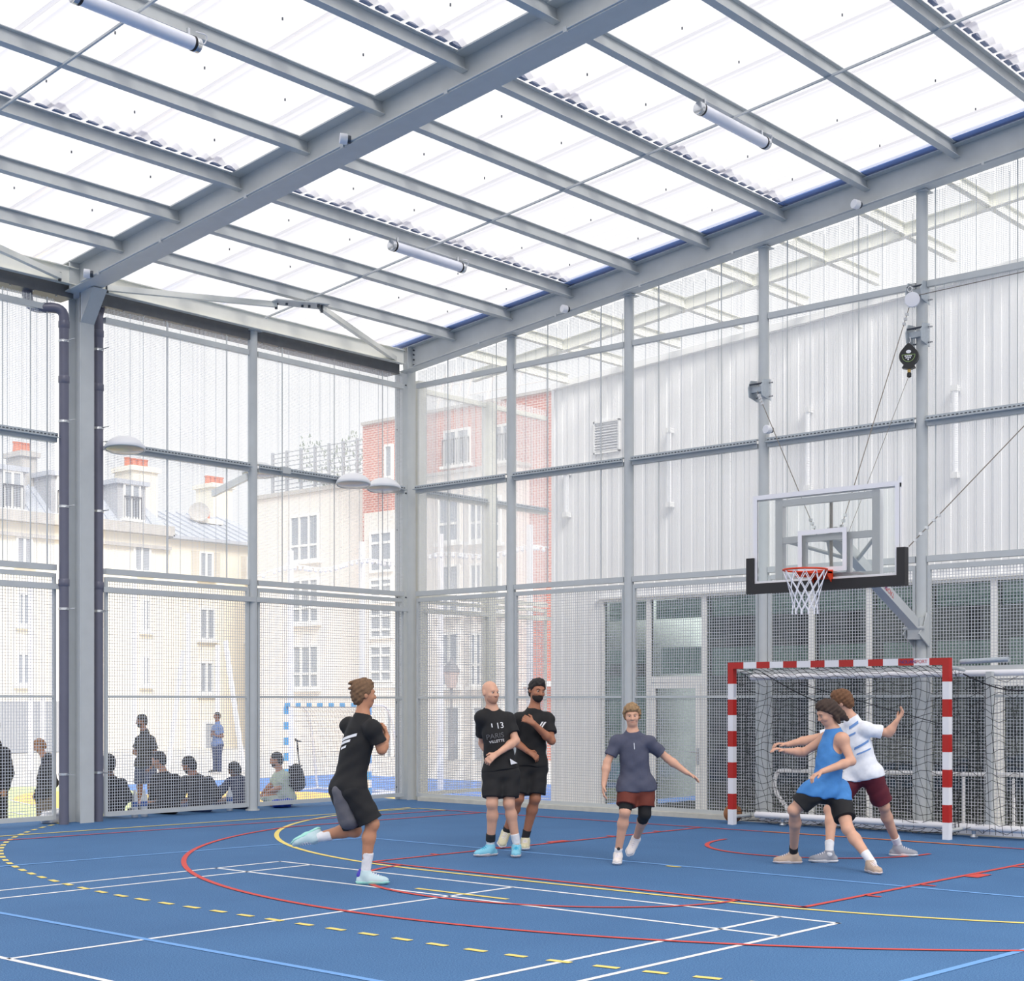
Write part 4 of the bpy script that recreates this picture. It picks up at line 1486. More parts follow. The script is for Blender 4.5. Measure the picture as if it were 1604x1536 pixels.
def cable(label, pts, r=.005, fit=None):
    t = thing('steel_cable', label, 'cable', pts[0])
    obj('wire_rope', MB().tube(pts, r, 6), ROPE, t)
    if fit:
        p0, p1 = np.array(pts[0], float), np.array(pts[1], float)
        q0, q1 = np.array(pts[-1], float), np.array(pts[-2], float)
        for base, d in ((p0, p1 - p0), (q0, q1 - q0)):
            d = d / np.linalg.norm(d)
            for k in fit:
                obj('rope_clip', MB().box(base + d * k - .016, base + d * k + .016), CHROME, t)
BK = np.array([8.52, HY + .22, 3.36])
cable('slack wire from the left post clamp down to the basketball arm', [(6.46, -.06, 5.56), BK], .005, (.12, .2, .28, .36))
cable('wire from the white pulley down to the basketball arm, beside the fall arrester', [(8.60, -.12, 6.25), (8.78, HY + .22, 3.36)], .005, (.12, .2, .28))
cable('thin cord running from the fall arrester down to the basketball arm', [(8.60, -.10, 5.47), (8.72, -1.85, 3.36)], .003)
cable('wire running level from the white pulley out to the right', [(8.70, -.10, 6.38), (10.87, -.02, 6.46)], .005)
pr = at_y(1716, 534, 0.03)
cable('diagonal wire from the right edge of the backboard up to the right', [(9.68, HY + .05, 3.16), (10.87, .02, pr[2])], .006, (.1, .2, .3, .42, .5))

t = thing('pulley', 'round white pulley hanging from the upper clamp on the basketball post', 'pulley', (8.66, -.12, 6.33))
pc = np.array([8.65, -.14, 6.33])
ax = np.array([.35, -.93, -.12])
ax /= np.linalg.norm(ax)
obj('sheave', MB().lathe(pc, [(.02, -.03), (.085, -.028), (.088, -.018), (.07, -.005), (.07, .005), (.088, .018), (.085, .03), (.012, .034)], 28, axis=ax), WHITE, t, smooth=SM)
h = MB()
h.tube([pc + UP * .06, pc + UP * .12 + ax * -.02, pc + UP * .15], .010, 8)
h.tube([pc + np.array([-.03 + .028 * math.cos(a), 0, .13 + .028 * math.sin(a)]) for a in np.linspace(0, 2 * math.pi, 17)[:-1]], .008, 6, closed=True)
obj('hook', h, CHROME, t, smooth=SM)

t = thing('fall_arrester', 'black round retractable fall arrester hanging on the basketball post', 'fall arrester', (8.62, -.12, 5.66))
fc = np.array([8.60, -.12, 5.665])
ax = np.array([.30, -.95, 0.0])
ax /= np.linalg.norm(ax)
sd = np.array([.95, .30, 0.0])
BLK2 = mat('black_plastic', srgb(32, 33, 36), .4)
def disc(mb, c, prof, th):
    """outline (side, up) extruded along ax by th"""
    n = len(prof)
    vs = [c + sd * a + UP * b + ax * th / 2 for a, b in prof] + [c + sd * a + UP * b - ax * th / 2 for a, b in prof]
    mb.add(vs, [tuple(range(n)), tuple(range(2 * n - 1, n - 1, -1))] + [(i, n + i, n + (i + 1) % n, (i + 1) % n) for i in range(n)])
out = [(.112 * math.cos(a), .112 * math.sin(a)) for a in np.linspace(math.radians(-60), math.radians(40), 12)]
out += [(.03, .135), (.012, .15), (-.012, .15), (-.03, .135)]
out += [(.112 * math.cos(a), .112 * math.sin(a)) for a in np.linspace(math.radians(140), math.radians(240), 12)]
out += [(-.08, -.135), (-.02, -.15), (.03, -.15), (.075, -.135)]
m = MB()
disc(m, fc, out, .085)
body = obj('housing', m, BLK2, t)
m = MB()
disc(m, fc + ax * .046 + UP * .05, [(.03 * math.cos(a), .02 * math.sin(a)) for a in np.linspace(0, 2 * math.pi, 21)[:-1]], .004)
obj('round_label', m, WHITE, body)
m = MB()
arcp = [(.075 * math.cos(a), -.005 + .085 * math.sin(a)) for a in np.linspace(math.pi, 2 * math.pi, 19)]
ring = [fc + ax * .046 + sd * a + UP * (b + .02) for a, b in arcp]
m.tube(ring + [ring[0]], .0035, 5)
obj('green_outline', m, mat('label_green', srgb(150, 176, 110), .5), body)
m = MB()
for r_, (n_, z) in enumerate(((4, 0.0), (3, -.022), (1, -.043))):
    for k in range(n_):
        c0 = fc + ax * .046 + sd * ((k - (n_ - 1) / 2) * .022 - .004) + UP * z
        disc(m, c0, [(-.008, -.007), (.008, -.007), (.008, .007), (-.008, .007)], .003)
obj('pictograms', m, WHITE, body)
m = MB()
m.lathe(fc - UP * .15, [(.02, 0), (.02, -.04)], 12)
obj('brass_ferrule', m, mat('brass', srgb(190, 160, 96), .35, .7), t)
m = MB()
m.lathe(fc - UP * .20, [(.012, .02), (.026, 0), (.026, -.04), (.012, -.05)], 12)
obj('rubber_stop', m, BLK2, t)
m = MB()
m.tube([fc + UP * .14, fc + UP * .18 + sd * .015, fc + UP * .23 + sd * .01], .008, 6)
obj('carabiner', m, CHROME, t)

# ================================================================== RED AND WHITE GOAL
gl, gr = np.array([6.376, -.52, 0.0]), np.array([9.330, -.655, 0.0])
gd = (gr - gl) / np.linalg.norm(gr - gl)
gn = np.array([-gd[1], gd[0], 0])
GH = 2.055
t = thing('handball_goal', 'red and white striped handball goal with a black net under the basketball hoop', 'goal', (gl + gr) / 2)
S = .08
for e in (gl, gr):
    striped_bar('goal_post', (*e[:2], GH), (*e[:2], 0.0), S, [.27] + [.199] * 8 + [.193], (RED, WHITE), t, tuple(gd))
L = np.linalg.norm(gr - gl) - S
c0 = gl + gd * S / 2 + UP * (GH - S / 2)
po = striped_bar('crossbar', c0, c0 + gd * L, S, [.16] + [(L - .32) / 13] * 13 + [.16], (RED, WHITE), t, (0, 0, 1))
seg_ = (L - .32) / 13
bl_at = c0 + gd * (.16 + seg_ * 12)
for s, off, m in (('NOUAN', -.075, BLUEL), ('SPORT', .09, REDL)):
    o = bl_at - gn * (S / 2 + .003) + gd * off
    vv, ff = text_mesh(s, .055, lambda u, v: o + gd * u + UP * v)
    link_mesh('lettering', vv, ff, m, po)
sg = MB()
o = gl - UP * 0 + gd * (S / 2 + .002) + UP * 1.62
sg.box(o + np.array([-.0, -.02, 0]), o + np.array([.003, .02, .16]))
obj('post_sticker', sg, mat('sticker', srgb(205, 208, 220), .5), t)
# goal supports folding back to the wall
sp = MB()
for e in (gl, gr):
    b = e + gn * .40
    sp.tube([e + UP * (GH - .10), b + UP * (GH - .13)], .022, 8)
    sp.tube([e + UP * .10, b + UP * .10], .022, 8)
obj('support_arms', sp, STEEL, t, smooth=SM)
nt = MB()
rng = random.Random(5)
def net_surface(u, v):
    """u across 0..1, v down 0..1"""
    e = gl + (gr - gl) * u
    sag = .05 * math.sin(u * 17) * math.sin(v * 9)
    if v < .14:
        s = v / .14
        q = e + gn * (.02 + .32 * s) + UP * (GH - .07 - .10 * s - .05 * s * s)
    elif v < .93:
        s = (v - .14) / .79
        q = e + gn * (.34 - .10 * math.sin(s * math.pi) * .6 + .02 * math.sin(u * 23)) + UP * (GH - .22 - (GH - .26) * s)
    else:
        s = (v - .93) / .07
        q = e + gn * (.34 - .24 * s + .03 * math.sin(u * 31)) + UP * (.035 + .02 * abs(math.sin(u * 19)))
    return q + gd * (sag + .06 * v * math.sin(u * 9))
NU, NV = 30, 24
for i in range(NU + 1):
    nt.tube([net_surface(min(1, max(0, (i + .35 * math.sin(j * .35)) / NU)), j / NV) for j in range(NV + 1)], .0032, 4, cap=False)
for j in range(1, NV + 1):
    nt.tube([net_surface(i / NU, min(1, (j + .35 * math.sin(i * 1.57 + j)) / NV)) for i in range(NU + 1)], .0032, 4, cap=False)
# side nets
for e, sg_ in ((gl, 1), (gr, -1)):
    for j in range(0, 20):
        z = .08 + j * (GH - .25) / 19
        nt.tube([e + UP * z, e + gn * .17 + UP * (z - .02) + gd * sg_ * .02, e + gn * .34 + UP * z], .0032, 4, cap=False)
    for k in range(4):
        q = e + gn * (.08 * k + .04)
        nt.tube([q + UP * (GH - .1), q + gd * .02 * sg_ + UP * 1.0, q + UP * .05], .0032, 4, cap=False)
# a sagging fold in the upper left and the slack draped past the right post
nt.tube([gl + gd * (.25 + x) + gn * .3 + UP * (1.93 - .32 * math.sin(x * 1.25) - .12 * x) for x in np.linspace(0, 1.3, 12)], .007, 5)
nt.tube([gl + gd * (.8 + x) + gn * .3 + UP * (1.78 - .25 * x) for x in np.linspace(0, 2.0, 12)], .005, 5)
for i in range(9):
    q = gr + gd * (.08 + .075 * i) + gn * (.30 + .05 * math.sin(i))
    nt.tube([q + UP * (1.82 - .015 * i), q + UP * 1.2 + gd * .05 * math.sin(i * 2.1), q + UP * .5 + gd * .04, q + gd * .06 * i * .3 + UP * .06], .0032, 4, cap=False)
for j in range(20):
    z = .1 + j * .09
    nt.tube([gr + gd * (.06 + .07 * k) + gn * (.30 + .05 * math.sin(k)) + UP * (z + .035 * math.sin(k * 1.6 + j)) for k in range(10)], .0032, 4, cap=False)
nt.tube([gr + gd * x + gn * .28 + UP * (1.9 - .22 * math.sin(x * 2.2)) for x in np.linspace(.05, 1.5, 14)], .008, 5)
obj('net', nt, NETB, t)

# white frame of a larger goal standing against the mesh behind it
t = thing('large_goal_frame', 'white tubular goal frame standing against the mesh behind the red and white goal', 'goal', (9, -.2, 0))
m = MB()
m.tube([(6.42, -.14, 1.87), (12.4, -.20, 1.90)], .038, 12)
obj('top_tube', m, WHITE, t, smooth=SM)
m = MB()
m.bar((6.42, -.10, 1.93), (12.4, -.14, 1.96), .03, .06)
obj('net_track', m, STEEL, t)
m = MB()
m.tube([(6.55, -.24, .12), (12.4, -.34, .13)], .04, 12)
obj('ground_tube', m, WHITE, t, smooth=SM)
m = MB()
m.box((6.55, -.16, .03), (12.4, -.09, .15))
obj('rear_sill', m, WHITE, t)
for x in (9.66, 12.3):
    obj('upright', MB().box((x - .035, -.30, .12), (x + .035, -.23, 1.90)), STEEL, t)
for x in (7.0, 9.50, 11.0):
    c = MB()
    c.lathe((x, -.33, 0.0), [(.035, 0), (.045, .02), (.02, .05), (.028, .09)], 12)
    obj('levelling_foot', c, CHROME, t, smooth=SM)
m = MB()
m.cyl((9.42, -.50, 2.01), (9.98, -.50, 2.03), .03, 10)
obj('spare_tube', m, GALV, t, smooth=SM)

# basketball behind the left post
bc = at_d(1148, 1274, 18.98)
bc[2] = .121
ball = MB()
ball.lathe((bc[0], bc[1], bc[2] - .12), [(.12 * math.sin(a), .12 - .12 * math.cos(a)) for a in np.linspace(0.02, math.pi - .02, 17)], 28)
t = thing('basketball', 'worn brown basketball on the floor behind the left goal post', 'ball', (bc[0], bc[1], 0))
obj('skin', ball, mat('ball_leather', srgb(160, 104, 62), .6, noise=.12, nscale=18), t, smooth=True)
sm = MB()
for rot in ((1, 0, 0), (0, 1, 0), (.6, .6, .5)):
    a_ = np.array(rot, float)
    a_ /= np.linalg.norm(a_)
    h_ = np.array([0, 0, 1.0]) if abs(a_[2]) < .9 else np.array([1.0, 0, 0])
    u_ = np.cross(a_, h_)
    u_ /= np.linalg.norm(u_)
    v_ = np.cross(a_, u_)
    sm.tube([bc + (u_ * math.cos(q) + v_ * math.sin(q)) * .1195 for q in np.linspace(0, 2 * math.pi, 33)[:-1]], .0025, 5, closed=True)
obj('seams', sm, BLACK, t)

# ================================================================== LAMPS
LENS = mat('lamp_lens', srgb(188, 180, 168), .2)
LENS2 = mat('lamp_lens_grey', srgb(178, 180, 184), .2)
CASEW = mat('lamp_case_white', srgb(238, 239, 243), .35)
def disc_lamp(x, y, z, label, m_lens, case=CASEW, par=None):
    t = thing('disc_lamp', label, 'lamp', (x, y, z), 'round lamps on the left mesh wall')
    ax = np.array([-.075, .055, 1.0])
    ax /= np.linalg.norm(ax)
    R = .255
    obj('housing', MB().lathe((x, y, z), [(R, 0), (R + .008, .02), (R, .045), (.20, .11), (.13, .15), (.02, .158)], 36, axis=ax), case, t, smooth=SM)
    obj('lens', MB().lathe((x, y, z), [(R - .012, -.001), (R - .03, -.010), (.05, -.016), (.01, -.016)], 36, axis=ax), m_lens, t, smooth=SM)
    m = MB()
    e1 = unit_(np.cross(ax, (0, 1, 0)))
    e2 = np.cross(ax, e1)
    m.tube([np.array((x, y, z)) + (e1 * math.cos(q) + e2 * math.sin(q)) * (R - .004) for q in np.linspace(0, 2 * math.pi, 37)[:-1]], .009, 6, closed=True)
    obj('lens_ring', m, GALV, t, smooth=SM)
    a = MB()
    a.bar((x, y, z + .10), (-.06, y + .10, 4.93), .05, .05)
    a.box((-.08, y + .05, 4.88), (.02, y + .2, 4.97))
    obj('mounting_arm', a, STEEL, t)
    return t
disc_lamp(.20, -5.36, 4.84, 'round white lamp on the rail just right of the drainpipe column', LENS)
disc_lamp(.17, -1.33, 4.83, 'round white lamp, left one of the pair beside the corner column', LENS2)
disc_lamp(.17, -.70, 4.83, 'round white lamp, right one of the pair, touching the corner column', LENS2)
t = disc_lamp(-.45, -2.62, 4.90, 'round white lamp outside the mesh, half hidden behind the round post', LENS2)
t = thing('lamp_arm', 'long pale bracket outside the mesh left of the round post', 'bracket', (-.5, -3.2, 4.70))
obj('arm', MB().bar((-.12, -3.1, 4.78), (-1.0, -3.05, 4.62), .05, .10), STEELW, t)
def spot(p, label, ax=(-.55, -.8, .05)):
    t = thing('round_detector', label, 'detector', p, 'round detectors on the beams')
    ax = np.array(ax, float)
    ax /= np.linalg.norm(ax)
    p = np.array(p, float)
    obj('drum', MB().lathe(p, [(.052, 0), (.055, .01), (.055, .075), (.05, .08)], 20, axis=ax), CASEW, t, smooth=SM)
    obj('base', MB().lathe(p, [(.04, -.035), (.04, 0)], 16, axis=ax), BOLT, t)
spot((5.30, RYC - .18, zrb(5.3) + .04), 'small white drum detector halfway along the big rafter')
spot((.55, RYC - .18, zrb(.55) + .04), 'small white drum detector at the foot of the big rafter')
spot((7.93, -.12, zeb(7.93) + .03), 'small white drum detector on the edge beam, left of the basketball post', (-.3, -.95, 0))
spot((3.33, -.12, zeb(3.33) + .03), 'small white drum detector on the edge beam near the second round post', (-.3, -.95, 0))
spot((6.62, -.02, 5.05), 'small white drum detector on the mesh wall rail, right of the third post', (-.2, -.97, 0))
TUBE = mat('frosted_tube', srgb(236, 238, 248), .3)
def tube_lamp(x, ya, yb, label):
    z = zr(x) - .16 - .115
    t = thing('tube_lamp', label, 'lamp', (x, (ya + yb) / 2, z), 'tube lamps under the purlins')
    obj('tube', MB().cyl((x, ya + .06, z), (x, yb - .06, z), .062, 24), TUBE, t, smooth=SM)
    for s, q in ((1, ya), (-1, yb)):
        m = MB()
        m.lathe((x, q, z), [(.052, 0), (.066, .008), (.068, .05), (.064, .055)], 24, axis=(0, s, 0))
        ec = obj('end_cap', m, CHROME, t, smooth=SM)
        m = MB()
        m.lathe((x, q + s * .055, z), [(.064, 0), (.067, .004), (.067, .022), (.064, .026)], 24, axis=(0, s, 0))
        obj('seal_ring', m, BLACK, ec, smooth=SM)
    for q in (ya + .12, yb - .12):
        obj('hanger', MB().box((x - .012, q - .012, z + .06), (x + .012, q + .012, zr(x) - .155)), CHROME, t)
    m = MB()
    m.tube(bend([(x, yb - .02, z + .02), (x, yb + .06, z + .03), (x + .02, yb + .08, z + .12), (x + .02, yb - .05, zr(x) - .17)]), .006, 6)
    obj('supply_cable', m, WHITE, t, smooth=SM)
tube_lamp(5.75, -9.60, -8.30, 'long tube lamp under a purlin of the near roof bay, top left')
tube_lamp(3.40, -3.66, -2.33, 'long tube lamp under a purlin near the middle of the far roof bay')
tube_lamp(8.02, -3.70, -2.35, 'long tube lamp under a purlin above the basketball hoop')

# ================================================================== THINGS on the ledge behind the left mesh
PET = mat('bottle_plastic', srgb(222, 228, 234), .15, spec=.6)
BCAP = mat('bottle_label_blue', srgb(52, 96, 176), .5)
def bottle(p, label, tilt=(0, 0, 1), s=1.0):
    t = thing('water_bottle', label, 'bottle', p, 'water bottles behind the left mesh')
    obj('body', MB().lathe(p, [(.036 * s, 0), (.042 * s, .01), (.042 * s, .20 * s), (.036 * s, .24 * s), (.016 * s, .29 * s), (.014 * s, .31 * s)], 16, axis=tilt), PET, t, smooth=SM)
    a = np.array(tilt, float) / np.linalg.norm(tilt)
    q = np.array(p, float) + a * .13 * s
    obj('label_band', MB().lathe(q, [(.043 * s, 0), (.0435 * s, .002), (.0435 * s, .055 * s), (.043 * s, .057 * s)], 16, axis=tilt), BCAP, t, smooth=SM)
    q = np.array(p, float) + a * .305 * s
    obj('bottle_cap', MB().lathe(q, [(.017 * s, 0), (.017 * s, .02 * s)], 12, axis=tilt), WHITE, t)
for px, lab in ((211, 'clear water bottle with a blue label, left of the pair behind the mesh'), (226, 'clear water bottle with a blue label, right of the pair behind the mesh')):
    q = at_x(px, 1200, -.30)
    bottle((q[0], q[1], 0.0), lab, s=1.12)
q = at_x(364, 1200, -.30)
bottle((q[0], q[1] - .05, 0.0), 'clear water bottle behind the mesh beside the leaning man in navy', s=1.05)
# ================================================================== PEOPLE: one continuous surface per body, clothes as children
def unit(v):
    v = np.asarray(v, float)
    return v / (np.linalg.norm(v) + 1e-12)

class Field:
    """signed distance field on a grid, filled piece by piece, meshed as one surface"""
    def __init__(s, h):
        s.h = h
        s.items = []
    def cone(s, a, b, ra, rb, k=.03, clips=()):
        s.items.append(('c', np.array(a, float), np.array(b, float), ra, rb, k, clips, 1))
        return s
    def ball(s, c, r, k=.03, axes=None, sign=1, clips=()):
        """ellipsoid: r = (rx, ry, rz) along the columns of axes"""
        r = np.array([r, r, r] if np.isscalar(r) else r, float)
        s.items.append(('e', np.array(c, float), np.eye(3) if axes is None else np.array(axes, float), r, None, k, clips, sign))
        return s
    def bbox(s, it):
        if it[0] == 'c':
            r = max(it[3], it[4])
            return np.minimum(it[1], it[2]) - r, np.maximum(it[1], it[2]) + r
        e = np.sqrt(((it[2] * it[3]) ** 2).sum(1))
        return it[1] - e, it[1] + e
    def mesh(s, cuts=(), wrinkle=0.0, wscale=38.0, seed=0.0):
        h = s.h
        bb = [s.bbox(i) for i in s.items if i[7] > 0]
        lo = np.min([b[0] for b in bb], 0) - 4 * h
        hi = np.max([b[1] for b in bb], 0) + 4 * h
        n = np.ceil((hi - lo) / h).astype(int) + 1
        F = np.full(n, 9.0, np.float32)
        for it in s.items:
            k = it[5]
            m = k + 4 * h
            b0, b1 = s.bbox(it)
            i0 = np.maximum(0, np.floor((b0 - m - lo) / h).astype(int))
            i1 = np.minimum(n, np.ceil((b1 + m - lo) / h).astype(int) + 1)
            if np.any(i1 <= i0):
                continue
            ax = [lo[d] + h * np.arange(i0[d], i1[d]) for d in range(3)]
            X, Y, Z = np.meshgrid(*ax, indexing='ij')
            P = np.stack([X, Y, Z], -1)
            if it[0] == 'c':
                a, b, ra, rb = it[1:5]
                ab = b - a
                L2 = ab @ ab + 1e-9
                t = np.clip(((P - a) @ ab) / L2, 0, 1)
                d = np.linalg.norm(P - a - t[..., None] * ab, axis=-1) - (ra + (rb - ra) * t)
            else:
                c, A, r = it[1:4]
                q = (P - c) @ A
                k0 = np.linalg.norm(q / r, axis=-1)
                k1 = np.linalg.norm(q / (r * r), axis=-1) + 1e-9
                d = k0 * (k0 - 1) / k1
            for cp, cn in it[6]:
                d = np.maximum(d, (P - np.array(cp)) @ unit(cn))
            sl = tuple(slice(i0[d_], i1[d_]) for d_ in range(3))
            f = F[sl]
            if it[7] > 0:
                w = np.clip(.5 + .5 * (f - d) / k, 0, 1)
                F[sl] = f * (1 - w) + d * w - k * w * (1 - w)
            else:
                w = np.clip(.5 - .5 * (f + d) / k, 0, 1)
                F[sl] = f * (1 - w) - d * w + k * w * (1 - w)
        if cuts or wrinkle:
            ax = [lo[d] + h * np.arange(n[d]) for d in range(3)]
            X, Y, Z = np.meshgrid(*ax, indexing='ij')
            if wrinkle:
                F += wrinkle * (np.sin(X * wscale + 3 * np.sin(Z * 9 + seed) + seed) * np.sin(Z * wscale * .8 + 2 * np.sin(Y * 11) + seed * 2) + .6 * np.sin((X + Y) * wscale * .6 - Z * wscale * 1.3 + seed))
            for cp, cn in cuts:
                cn = unit(cn)
                F = np.maximum(F, (X - cp[0]) * cn[0] + (Y - cp[1]) * cn[1] + (Z - cp[2]) * cn[2])
        return surface_nets(F, lo, h)

def surface_nets(F, lo, h):
    I = F < 0
    nx, ny, nz = F.shape
    cnt = np.zeros((nx - 1, ny - 1, nz - 1), np.int8)
    cor = [(i, j, k) for i in (0, 1) for j in (0, 1) for k in (0, 1)]
    for i, j, k in cor:
        cnt += I[i:nx - 1 + i, j:ny - 1 + j, k:nz - 1 + k]
    act = np.argwhere((cnt > 0) & (cnt < 8))
    val = {c: F[act[:, 0] + c[0], act[:, 1] + c[1], act[:, 2] + c[2]] for c in cor}
    pos = np.zeros((len(act), 3))
    num = np.zeros(len(act))
    for a in cor:
        for d in range(3):
            if a[d] == 0:
                b = tuple(a[q] + (1 if q == d else 0) for q in range(3))
                va, vb = val[a], val[b]
                m = (va < 0) != (vb < 0)
                t = np.where(m, va / np.where(m, va - vb, 1), 0)
                p = np.tile(np.array(a, float), (len(act), 1))
                p[:, d] += t
                pos += p * m[:, None]
                num += m
    pos = (pos / num[:, None] + act) * h + lo
    idx = -np.ones(cnt.shape, int)
    idx[tuple(act.T)] = np.arange(len(act))
    faces = []
    for d in range(3):
        sa = [slice(None)] * 3
        sb = [slice(None)] * 3
        sa[d], sb[d] = slice(0, -1), slice(1, None)
        ch = I[tuple(sa)] != I[tuple(sb)]
        e = np.argwhere(ch)
        u, v = (d + 1) % 3, (d + 2) % 3
        e = e[(e[:, u] > 0) & (e[:, v] > 0) & (e[:, u] < cnt.shape[u]) & (e[:, v] < cnt.shape[v])]
        ins = I[tuple(e.T)]
        def cell(du, dv):
            q = e.copy()
            q[:, u] -= du
            q[:, v] -= dv
            return idx[tuple(q.T)]
        q = np.stack([cell(1, 1), cell(0, 1), cell(0, 0), cell(1, 0)], 1)
        q = np.where(ins[:, None], q, q[:, ::-1])
        faces.append(q)
    fa = np.concatenate(faces)
    fa = fa[(fa >= 0).all(1)]
    return pos, fa

def mesh_np(name, V, Fq, material, parent):
    org = wpos(parent)
    me = bpy.data.meshes.new(name)
    me.vertices.add(len(V))
    me.vertices.foreach_set('co', (V - org).astype(np.float32).ravel())
    me.loops.add(len(Fq) * 4)
    me.loops.foreach_set('vertex_index', Fq.astype(np.int32).ravel())
    me.polygons.add(len(Fq))
    me.polygons.foreach_set('loop_start', np.arange(0, len(Fq) * 4, 4, dtype=np.int32))
    me.materials.append(material)
    me.update(calc_edges=True)
    me.validate()
    me.polygons.foreach_set('use_smooth', [True] * len(me.polygons))
    o = bpy.data.objects.new(name, me)
    COL.objects.link(o)
    o.parent = parent
    o['_w'] = [float(x) for x in org]
    return o

def skin_mat(name, rgb):
    return mat('skin_' + name, srgb(*rgb), .5, noise=.05, nscale=14)
def cloth(name, rgb, rough=.8):
    return mat('cloth_' + name, srgb(*rgb), rough, noise=.06, nscale=30)

